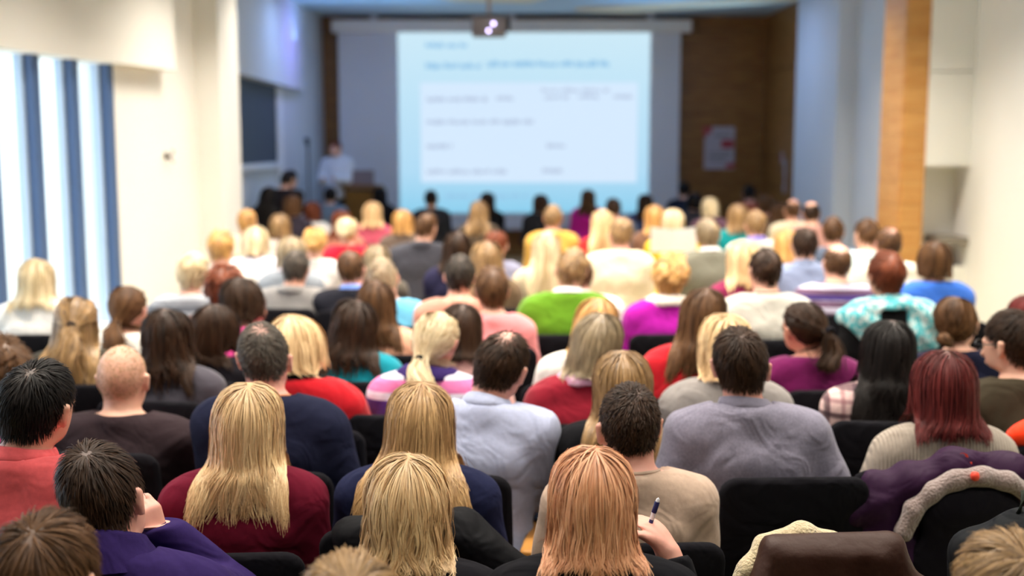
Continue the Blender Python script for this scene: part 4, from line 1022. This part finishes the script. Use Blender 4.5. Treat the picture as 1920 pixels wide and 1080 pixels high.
PP(1332, 366, 172, 'f', 'chin', 'platinum', 'crew', '6a4a5a', 'in mauve top below the poster', hp=2)
PP(1037, 383, 208, 'm', 'short', 'ltbrown', 'crew', 'd8a850', 'in mustard pullover before the slide', hp=2)
PP(898, 372, 186, 'f', 'long', 'ltbrown', 'crew', '54483c', 'in umber top before the slide centre', hy=-16, hp=2)
# back rows, small dark heads under the slide
for x, y, s_, sx, h, c, cl, ph in (
    (808, 355, 148, 'm', 'short', 'black', '33343c', 'in dark suit at the left foot of the slide'),
    (914, 357, 150, 'f', 'mid', 'dkbrown', '17171c', 'in black dress under the slide centre'),
    (1014, 361, 156, 'f', 'bob', 'dkbrown', '202026', 'in black cardigan under the slide right of centre'),
    (1103, 352, 144, 'f', 'long', 'brown', 'd020a0', 'in magenta top under the slide'),
    (1150, 370, 172, 'm', 'short', 'dkbrown', '5a6478', 'in grey blue top right of the magenta top'),
    (1210, 360, 152, 'f', 'long', 'dkbrown', '3c4a78', 'in indigo top at the right foot of the slide'),
    (1283, 340, 136, 'm', 'short', 'black', '2a2e3c', 'in dark jacket at the screen right edge'),
    (1302, 358, 150, 'f', 'chin', 'black', '3a3a44', 'in slate jacket right of the screen'),
    (1405, 346, 140, 'm', 'short', 'black', 'b05a48', 'in brick red shirt below the poster right corner'),
    (1436, 362, 158, 'f', 'curly', 'brown', '5a4a3c', 'in brown jacket before the oak corner'),
    (1462, 376, 165, 'f', 'full', 'brown', '6a5a4a', 'in cocoa jacket under the switches'),
    (712, 347, 140, 'f', 'mid', 'black', '221c1e', 'in black coat beside the lectern'),
    (619, 349, 142, 'm', 'short', 'black', '7a8a9a', 'in blue grey shirt left of the lectern'),
    (586, 374, 170, 'f', 'chin', 'redbrown', 'ece8e4', 'in snowy blouse near the stage wall'),
    (548, 362, 176, 'f', 'bob', 'brown', '3a3440', 'in dim violet top near the stage wall'),
    (525, 396, 212, 'f', 'chin', 'ltbrown', 'e4d4c8', 'in shell pink top right of the column'),
    (640, 390, 196, 'f', 'mid', 'redbrown', 'b87a68', 'in terracotta top before the lectern')):
    PP(x, y, s_, sx, h, c, 'crew', cl, ph, hp=2, lod=2)
PP(502, 346, 166, 'f', 'longer', 'black', 'crew', '161416', 'in black leaning in beside the column', hp=4, lx=0.18, sw=1.2, quiet=True)
PP(541, 318, 156, 'm', 'short', 'black', 'crew', '2a2426', 'in dark clothes bending at the stage wall', stand=True, hy=-40, hp=14, lx=0.10, ly=0.35, quiet=True)
PP(629, 262, 132, 'm', 'short', 'redbrown', 'collar', 'e6ebf6', 'in white shirt standing at the lectern as speaker', stand=True, yaw=165, hy=0, hp=6, hr=0, zroot=0.2, quiet=True, group='speakers on the stage', arms='fwd', tr='2a2c38')
# ------------------------------------------------------------------ chairs
def rr(w, h, r, n=6):
    pts = []
    for cx, cy, a0 in ((w/2-r, h/2-r, 0), (-w/2+r, h/2-r, 90), (-w/2+r, -h/2+r, 180), (w/2-r, -h/2+r, 270)):
        for i in range(n+1):
            a = math.radians(a0+90*i/n); pts.append((cx+r*math.cos(a), cy+r*math.sin(a)))
    return pts
def plate(w, h, t, r, bev, fn):
    """rounded slab in the (u,v) plane, bent by fn(u, v, depth) -> point"""
    V, F = [], []; N = None
    for ins, dd in ((0.30, -t/2*1.10), (bev, -t/2), (bev*0.3, -t/2+bev*0.35), (0, -t/2+bev), (0, t/2-bev), (bev*0.3, t/2-bev*0.35), (bev, t/2), (0.30, t/2*1.10)):
        if ins == 0.30: k = 0.55; pts = [(x*k, y*k) for x, y in rr(w, h, r)]
        else: pts = rr(w-2*ins, h-2*ins, max(r-ins, 0.004))
        N = len(pts); V += [fn(x, y, dd) for x, y in pts]
    L = len(V)//N
    F = [(i*N+j, i*N+(j+1) % N, (i+1)*N+(j+1) % N, (i+1)*N+j) for i in range(L-1) for j in range(N)]
    F += [tuple(range(N-1, -1, -1)), tuple(range((L-1)*N, L*N))]
    return V, F
M_SEAT = cloth('131217', 'plain', rough=0.95); M_CHROME = metal('c9c9cc', 0.18); M_ARM = wood('b87a34', 'd69a4e', 'arm_wood', (6, 1, 1))
bv_, bf_ = plate(0.43, 0.42, 0.042, 0.055, 0.016, lambda u, v, d: (u, -0.215-(v+0.21)*0.16+0.35*u*u+d, 0.70+v))
BACK_ME = mesh('backrest', bv_, bf_)
sv_, sf_ = plate(0.45, 0.44, 0.06, 0.06, 0.02, lambda u, v, d: (u, v+0.04, 0.425+d-0.03*(v > 0.15)*(v-0.15)*4))
SEAT_ME = mesh('seat', sv_, sf_)
mb = MB().tube([(-0.20, -0.17, 0.36), (-0.20, -0.21, 0.46), (-0.19, -0.245, 0.60)], 0.012, 8).tube([(0.20, -0.17, 0.36), (0.20, -0.21, 0.46), (0.19, -0.245, 0.60)], 0.012, 8)
mb.tube([(-0.2, -0.15, 0.385), (0.2, -0.15, 0.385)], 0.011, 8).tube([(-0.2, 0.20, 0.385), (0.2, 0.20, 0.385)], 0.011, 8)
FRAME_ME = mesh('frame', mb.v, mb.f)
LEG_ME = {}
for sx in (-1, 1):
    for sy, pth in ((-1, [(sx*0.20, -0.15, 0.385), (sx*0.205, -0.20, 0.2), (sx*0.21, -0.25, 0.0)]), (1, [(sx*0.20, 0.20, 0.385), (sx*0.205, 0.225, 0.2), (sx*0.21, 0.245, 0.0)])):
        q = MB().tube(pth, 0.012, 8); LEG_ME[(sx, sy)] = mesh('leg', q.v, q.f)
CHAIRS = {}
def chair(root, yaw, label, arm=0, scale=1.0):
    t = thing('conference_chair', label, 'chair', root, yaw, 'black padded conference chairs')
    obj('backrest', BACK_ME, M_SEAT, t); obj('seat', SEAT_ME, M_SEAT, t); obj('frame', FRAME_ME, M_CHROME, t)
    for k in LEG_ME: obj('leg', LEG_ME[k], M_CHROME, t)
    if arm:
        a = MB().tube([(arm*0.25, -0.17, 0.40), (arm*0.255, -0.13, 0.60)], 0.011, 8).build('arm_post', M_BLACK, t)
        v, f = plate(0.055, 0.30, 0.028, 0.02, 0.008, lambda u, v, d: (arm*0.255+u, v-0.03, 0.625+d)); obj('armrest', mesh('armrest', v, f), M_ARM, t)
    return t

def make_chairs(skip=()):
    for q in PEOPLE:
        o = q['o']
        if o.get('stand') or q['s'] < 272 or o.get('nochair'): continue
        x, y, _ = q['root']; cy, sy = math.cos(q['yaw']), math.sin(q['yaw'])
        dx, dy = o.get('chair_off', (0, -0.01))
        chair((x+dx*cy-dy*sy, y+dx*sy+dy*cy, 0), q['yaw']+math.radians(o.get('chair_yaw', 0)), 'black padded chair of the person '+q['phrase'], o.get('arm', 0)).scale = (1, 1, o.get('chair_s', 0.96))

# ------------------------------------------------------------------ coats and bags
def sdf_obj(name, prims, lo, hi, step, mat, parent, inf=0, warp=None, cut=None):
    ax = tuple(axis((lo[i], hi[i], step)) for i in range(3))
    f = field(prims, ax, inf); X, Y, Z = ax[0][:, None, None], ax[1][None, :, None], ax[2][None, None, :]
    if warp: f = f + warp(X, Y, Z)
    if cut: f = np.maximum(f, cut(X, Y, Z))
    v, q = surfnet(f.astype(np.float32), ax)
    return obj(name, mesh(name, v, q), mat, parent)
def leather(hexc):
    key = 'leather_'+hexc
    if key in MATS: return MATS[key]
    m, nt, b, n, l = newmat(key); b.inputs['Base Color'].default_value = lin(hexc); b.inputs['Roughness'].default_value = 0.55; b.inputs['Specular IOR Level'].default_value = 0.3
    bump(nt, b, 14, 0.35, 0.02, 4); MATS[key] = m; return m
def fleece(hexc):
    key = 'fleece_'+hexc
    if key in MATS: return MATS[key]
    m, nt, b, n, l = newmat(key); b.inputs['Base Color'].default_value = lin(hexc); b.inputs['Roughness'].default_value = 1.0; b.inputs['Sheen Weight'].default_value = 0.6
    bump(nt, b, 130, 0.9, 0.012, 4); MATS[key] = m; return m

def draped(label, root, yaw, mat, kind, cat='jacket'):
    t = thing('draped_jacket', label, cat, root, yaw, 'coats hung over chair backs')
    return t

def props():
    # brown leather jacket over an empty chair in the front row
    d = 2.62; r = P(1552, 985, d); root = (r.x, d+0.27, 0)
    chair(root, 0.03, 'empty black chair under the brown leather jacket').scale = (0.76, 1, 0.955)
    t = draped('brown leather jacket with cream fleece lining over an empty chair', root, 0.03, None, 'leather')
    def warp(X, Y, Z): return 0.009*np.sin(62*X+3*np.sin(6*Z))*np.clip((0.91-Z)*5, 0, 1)*(Y < -0.25)+0.004*np.sin(25*X+45*Z)*np.clip((0.88-Z)*5, 0, 1) + 0.004*np.sin(60*X-20*Z)*(np.abs(X) > 0.15)
    pr = [('c', (-0.135, -0.275, 0.886), (0.135, -0.275, 0.892), 0.034, 0.034, 0.02), ('b', (0, -0.285, 0.68), (0.150, 0.048, 0.225), 0.03, 0.02),
          ('c', (-0.135, -0.285, 0.878), (-0.185, -0.31, 0.775), 0.034, 0.040, 0.02), ('c', (-0.185, -0.31, 0.775), (-0.205, -0.315, 0.40), 0.040, 0.055, 0.02),
          ('c', (0.135, -0.285, 0.884), (0.188, -0.31, 0.785), 0.034, 0.040, 0.02), ('c', (0.188, -0.31, 0.785), (0.215, -0.315, 0.40), 0.040, 0.055, 0.02),
          ('c', (-0.12, -0.315, 0.87), (-0.095, -0.335, 0.55), 0.014, 0.022, 0.02), ('c', (0.10, -0.32, 0.87), (0.115, -0.335, 0.55), 0.012, 0.020, 0.02), ('c', (0.0, -0.32, 0.84), (0.015, -0.335, 0.55), 0.006, 0.018, 0.025)]
    sdf_obj('jacket_body', pr, (-0.34, -0.40, 0.38), (0.34, -0.17, 0.96), 0.008, leather('351b11'), t, warp=warp)
    fl = [('c', (-0.15, -0.235, 0.880), (-0.06, -0.232, 0.902), 0.026, 0.030, 0.03), ('c', (-0.06, -0.232, 0.902), (0.05, -0.235, 0.885), 0.030, 0.020, 0.03),
          ('c', (-0.15, -0.245, 0.880), (-0.205, -0.275, 0.835), 0.026, 0.020, 0.02), ('c', (-0.205, -0.275, 0.835), (-0.245, -0.285, 0.77), 0.020, 0.012, 0.02)]
    sdf_obj('fleece_lining', fl, (-0.35, -0.34, 0.68), (0.20, -0.14, 1.02), 0.009, fleece('d2bf98'), t, warp=lambda X, Y, Z: 0.002*np.sin(90*X)*np.sin(80*Z))
    # purple coat with a grey furry hood over the chair of the ribbed sweater
    q = [k for k in PEOPLE if 'grey ribbed' in k['phrase']][0]
    cx, sx_ = math.cos(q['yaw']), math.sin(q['yaw']); dx_ = q['o']['chair_off'][0]
    t = draped('purple coat with grey fleece hood trim over the chair of the ribbed sweater', (q['root'][0]+dx_*cx, q['root'][1]+dx_*sx_, 0), q['yaw'], None, 'purple')
    warp = lambda X, Y, Z: 0.006*np.sin(26*X+22*Z+3*np.sin(8*X)) + 0.003*np.sin(60*Z-30*X)
    pr = [('b', (0.03, -0.285, 0.75), (0.22, 0.052, 0.17), 0.045, 0.03), ('c', (-0.05, -0.285, 0.885), (0.08, -0.285, 0.925), 0.05, 0.052, 0.04), ('c', (0.08, -0.285, 0.925), (0.22, -0.285, 0.91), 0.052, 0.05, 0.04),
          ('c', (-0.06, -0.29, 0.86), (-0.22, -0.30, 0.785), 0.055, 0.045, 0.04), ('c', (-0.22, -0.30, 0.785), (-0.275, -0.27, 0.745), 0.045, 0.032, 0.03), ('c', (0.22, -0.285, 0.90), (0.33, -0.27, 0.80), 0.06, 0.06, 0.04),
          ('b', (0.02, -0.30, 0.60), (0.24, 0.05, 0.14), 0.045, 0.04)]
    sdf_obj('coat_body', pr, (-0.36, -0.41, 0.44), (0.46, -0.17, 1.02), 0.0095, cloth('2f1632', rough=0.6), t, warp=warp)
    arc = [(-0.085, 0.755), (-0.06, 0.825), (-0.01, 0.875), (0.055, 0.910), (0.125, 0.92), (0.195, 0.905), (0.26, 0.87)]
    hd = [('c', (arc[i][0], -0.355, arc[i][1]), (arc[i+1][0], -0.355, arc[i+1][1]), 0.027, 0.027, 0.015) for i in range(6)]
    sdf_obj('fleece_trim', hd, (-0.15, -0.41, 0.68), (0.34, -0.29, 0.99), 0.0075, fleece('97847f'), t, warp=lambda X, Y, Z: 0.003*np.sin(70*X)*np.sin(60*Z))
    hb = [('e', (0.10, -0.345, 0.80), (0.15, 0.045, 0.10), 0.03), ('e', (0.10, -0.345, 0.66), (0.17, 0.045, 0.13), 0.03)]
    sdf_obj('hood', hb, (-0.12, -0.41, 0.50), (0.32, -0.27, 0.92), 0.011, cloth('100d14', rough=0.7), t)
    rm = paint('e8452e', 0.5, 0.05)
    MB().lathe([(0.0, 0.014), (0.010, 0.010), (0.013, 0.0), (0.010, -0.010), (0, -0.014)], (0.09, -0.392, 0.93), 12).build('red_toggle', rm, t, True)
    lg_ = MB(); c_ = (0.075, 0.968); yy = -0.338
    for a0 in range(5):
        a, b2 = math.radians(-80+a0*40), math.radians(-80+(a0+1)*40)
        w0, w1 = 0.004+0.004*math.sin(math.pi*a0/5), 0.004+0.004*math.sin(math.pi*(a0+1)/5)
        lg_.add([(c_[0]+0.010*math.cos(a), yy+0.008, c_[1]+0.010*math.sin(a)), (c_[0]+(0.010+w0)*math.cos(a), yy+0.008, c_[1]+0.012*math.sin(a)), (c_[0]+(0.010+w1)*math.cos(b2), yy+0.008, c_[1]+0.012*math.sin(b2)), (c_[0]+0.010*math.cos(b2), yy+0.008, c_[1]+0.010*math.sin(b2))], [(0, 1, 2, 3)])
    lg_.build('printed_mark', rm, t)
    for k in range(6): MB().box((0.055+k*0.008, yy-0.001, 0.949), (0.060+k*0.008, yy+0.001, 0.953+0.002*(k % 2))).build('printed_letter', rm, t)
    # orange coat behind the olive tee
    q = [k for k in PEOPLE if k['phrase'].startswith('in olive tee')][0]; q = dict(q, root=(q['root'][0], q['root'][1], 0.05))
    t = draped('bright orange coat over the chair at the right edge', q['root'], q['yaw'], None, 'orange')
    pr = [('c', (-0.13, -0.255, 0.865), (0.20, -0.255, 0.89), 0.042, 0.05, 0.03), ('c', (-0.13, -0.27, 0.86), (-0.05, -0.295, 0.80), 0.04, 0.03, 0.03), ('b', (0.10, -0.285, 0.82), (0.13, 0.028, 0.055), 0.025, 0.03), ('c', (-0.13, -0.255, 0.865), (-0.19, -0.25, 0.84), 0.035, 0.025, 0.03)]
    sdf_obj('coat_body', pr, (-0.30, -0.36, 0.70), (0.36, -0.18, 0.97), 0.009, cloth('f03a10', rough=0.6), t, warp=lambda X, Y, Z: 0.006*np.sin(45*X+30*Z))
    # black jacket heaped on the chair of the navy jumper in the second row
    q = [k for k in PEOPLE if k['phrase'].startswith('in navy jumper')][0]
    t = draped('black jacket heaped over the chair back beside the light blue shirt', q['root'], q['yaw'], None, 'black')
    pr = [('b', (0.05, -0.27, 0.70), (0.20, 0.05, 0.18), 0.05, 0.03), ('c', (-0.12, -0.27, 0.86), (0.16, -0.26, 0.87), 0.055, 0.055, 0.03), ('c', (0.15, -0.27, 0.86), (0.33, -0.30, 0.76), 0.055, 0.045, 0.03), ('c', (0.33, -0.30, 0.76), (0.36, -0.30, 0.60), 0.045, 0.045, 0.03)]
    sdf_obj('jacket_body', pr, (-0.3, -0.40, 0.45), (0.46, -0.16, 0.98), 0.010, cloth('0e0e12', rough=0.7), t, warp=lambda X, Y, Z: 0.006*np.sin(35*X+20*Z)+0.003*np.sin(50*Z))
    # backpack standing on the front right chair
    d = 2.25; r = P(1868, 975, d); root = (r.x+0.13, d+0.02, 0)
    chair((root[0], root[1]-0.02, 0), math.pi/2, 'black chair carrying the dark backpack at the right edge')
    t = thing('backpack', 'dark grey backpack with buckled straps at the right edge', 'backpack', (root[0], root[1], 0.455), 0.15)
    top_ = r.z-0.455
    pr = [('b', (0, 0.06, top_*0.46), (0.165, 0.11, top_*0.46), 0.07, 0.04), ('e', (0, 0.05, top_*0.86), (0.11, 0.09, top_*0.14), 0.05), ('b', (0, -0.09, top_*0.38), (0.12, 0.05, top_*0.28), 0.04, 0.03)]
    sdf_obj('bag_body', pr, (-0.24, -0.2, -0.02), (0.24, 0.24, top_+0.04), 0.010, cloth('15171b', rough=0.7), t, warp=lambda X, Y, Z: 0.003*np.sin(40*X+20*Z))
    for s_ in (-1, 1):
        st_ = MB().tube([(s_*0.10, -0.06, top_*0.97), (s_*0.125, -0.13, top_*0.80), (s_*0.13, -0.15, top_*0.55), (s_*0.125, -0.15, top_*0.25)], 0.013, 8).build('strap', cloth('2b3028', rough=0.7), t, True)
        MB().box((s_*0.128-0.024, -0.165, top_*0.70), (s_*0.128+0.024, -0.14, top_*0.70+0.035)).build('buckle', paint('55585c', 0.4, 0.05), st_)
    MB().tube([(-0.05, 0.05, top_*0.97), (-0.04, 0.05, top_+0.035), (0.04, 0.05, top_+0.035), (0.05, 0.05, top_*0.97)], 0.010, 8).build('handle', cloth('2b3028', rough=0.7), t, True)
    # pen in the hand of the ginger writer
    q = [k for k in PEOPLE if 'pen' in k['phrase']][0]
    a = Vector(q['pen'][0]); b_ = Vector(q['pen'][1]); dr = (b_-a).normalized(); L = (b_-a).length
    t = thing('pen', 'blue and white ballpoint pen held upright in a raised hand', 'pen', a); t.rotation_euler = dr.to_track_quat('Z', 'Y').to_euler()
    MB().lathe([(0.0, 0), (0.003, 0.004), (0.0052, 0.012), (0.0052, L*0.45)], n=12).build('barrel', paint('1d2a78', 0.3, 0.05), t, True)
    MB().lathe([(0.0055, L*0.45), (0.0055, L*0.62)], n=12).build('ring', paint('e9e9ef', 0.25, 0.02), t, True)
    cp = MB().lathe([(0.0056, L*0.62), (0.006, L*0.66), (0.006, L*0.88), (0.0045, L*0.90)], n=12).build('grip', paint('1b2058', 0.35, 0.05), t, True)
    MB().lathe([(0.0045, L*0.90), (0.004, L*0.96), (0.0, L)], n=12).build('tip', paint('e9e9ef', 0.25, 0.02), t, True)
    # white paper held open in the middle of the crowd
    p_ = P(1262, 450, 9.35); t = thing('paper', 'open white paper sheet raised in the middle of the crowd', 'paper', p_)
    for s_ in (-1, 1):
        v = [(0, 0.02, -0.10), (s_*0.19, -0.02, -0.10), (s_*0.19, -0.05, 0.11), (0, 0.0, 0.085), (0, 0.022, -0.10), (s_*0.19, -0.018, -0.10), (s_*0.19, -0.048, 0.11), (0, 0.002, 0.085)]
        f = [(0, 1, 2, 3), (7, 6, 5, 4), (0, 4, 5, 1), (1, 5, 6, 2), (2, 6, 7, 3), (3, 7, 4, 0)]
        obj('page', mesh('page', v, f, False), paint('f6f6f4', 0.8, 0.02), t)
make_chairs()
props()
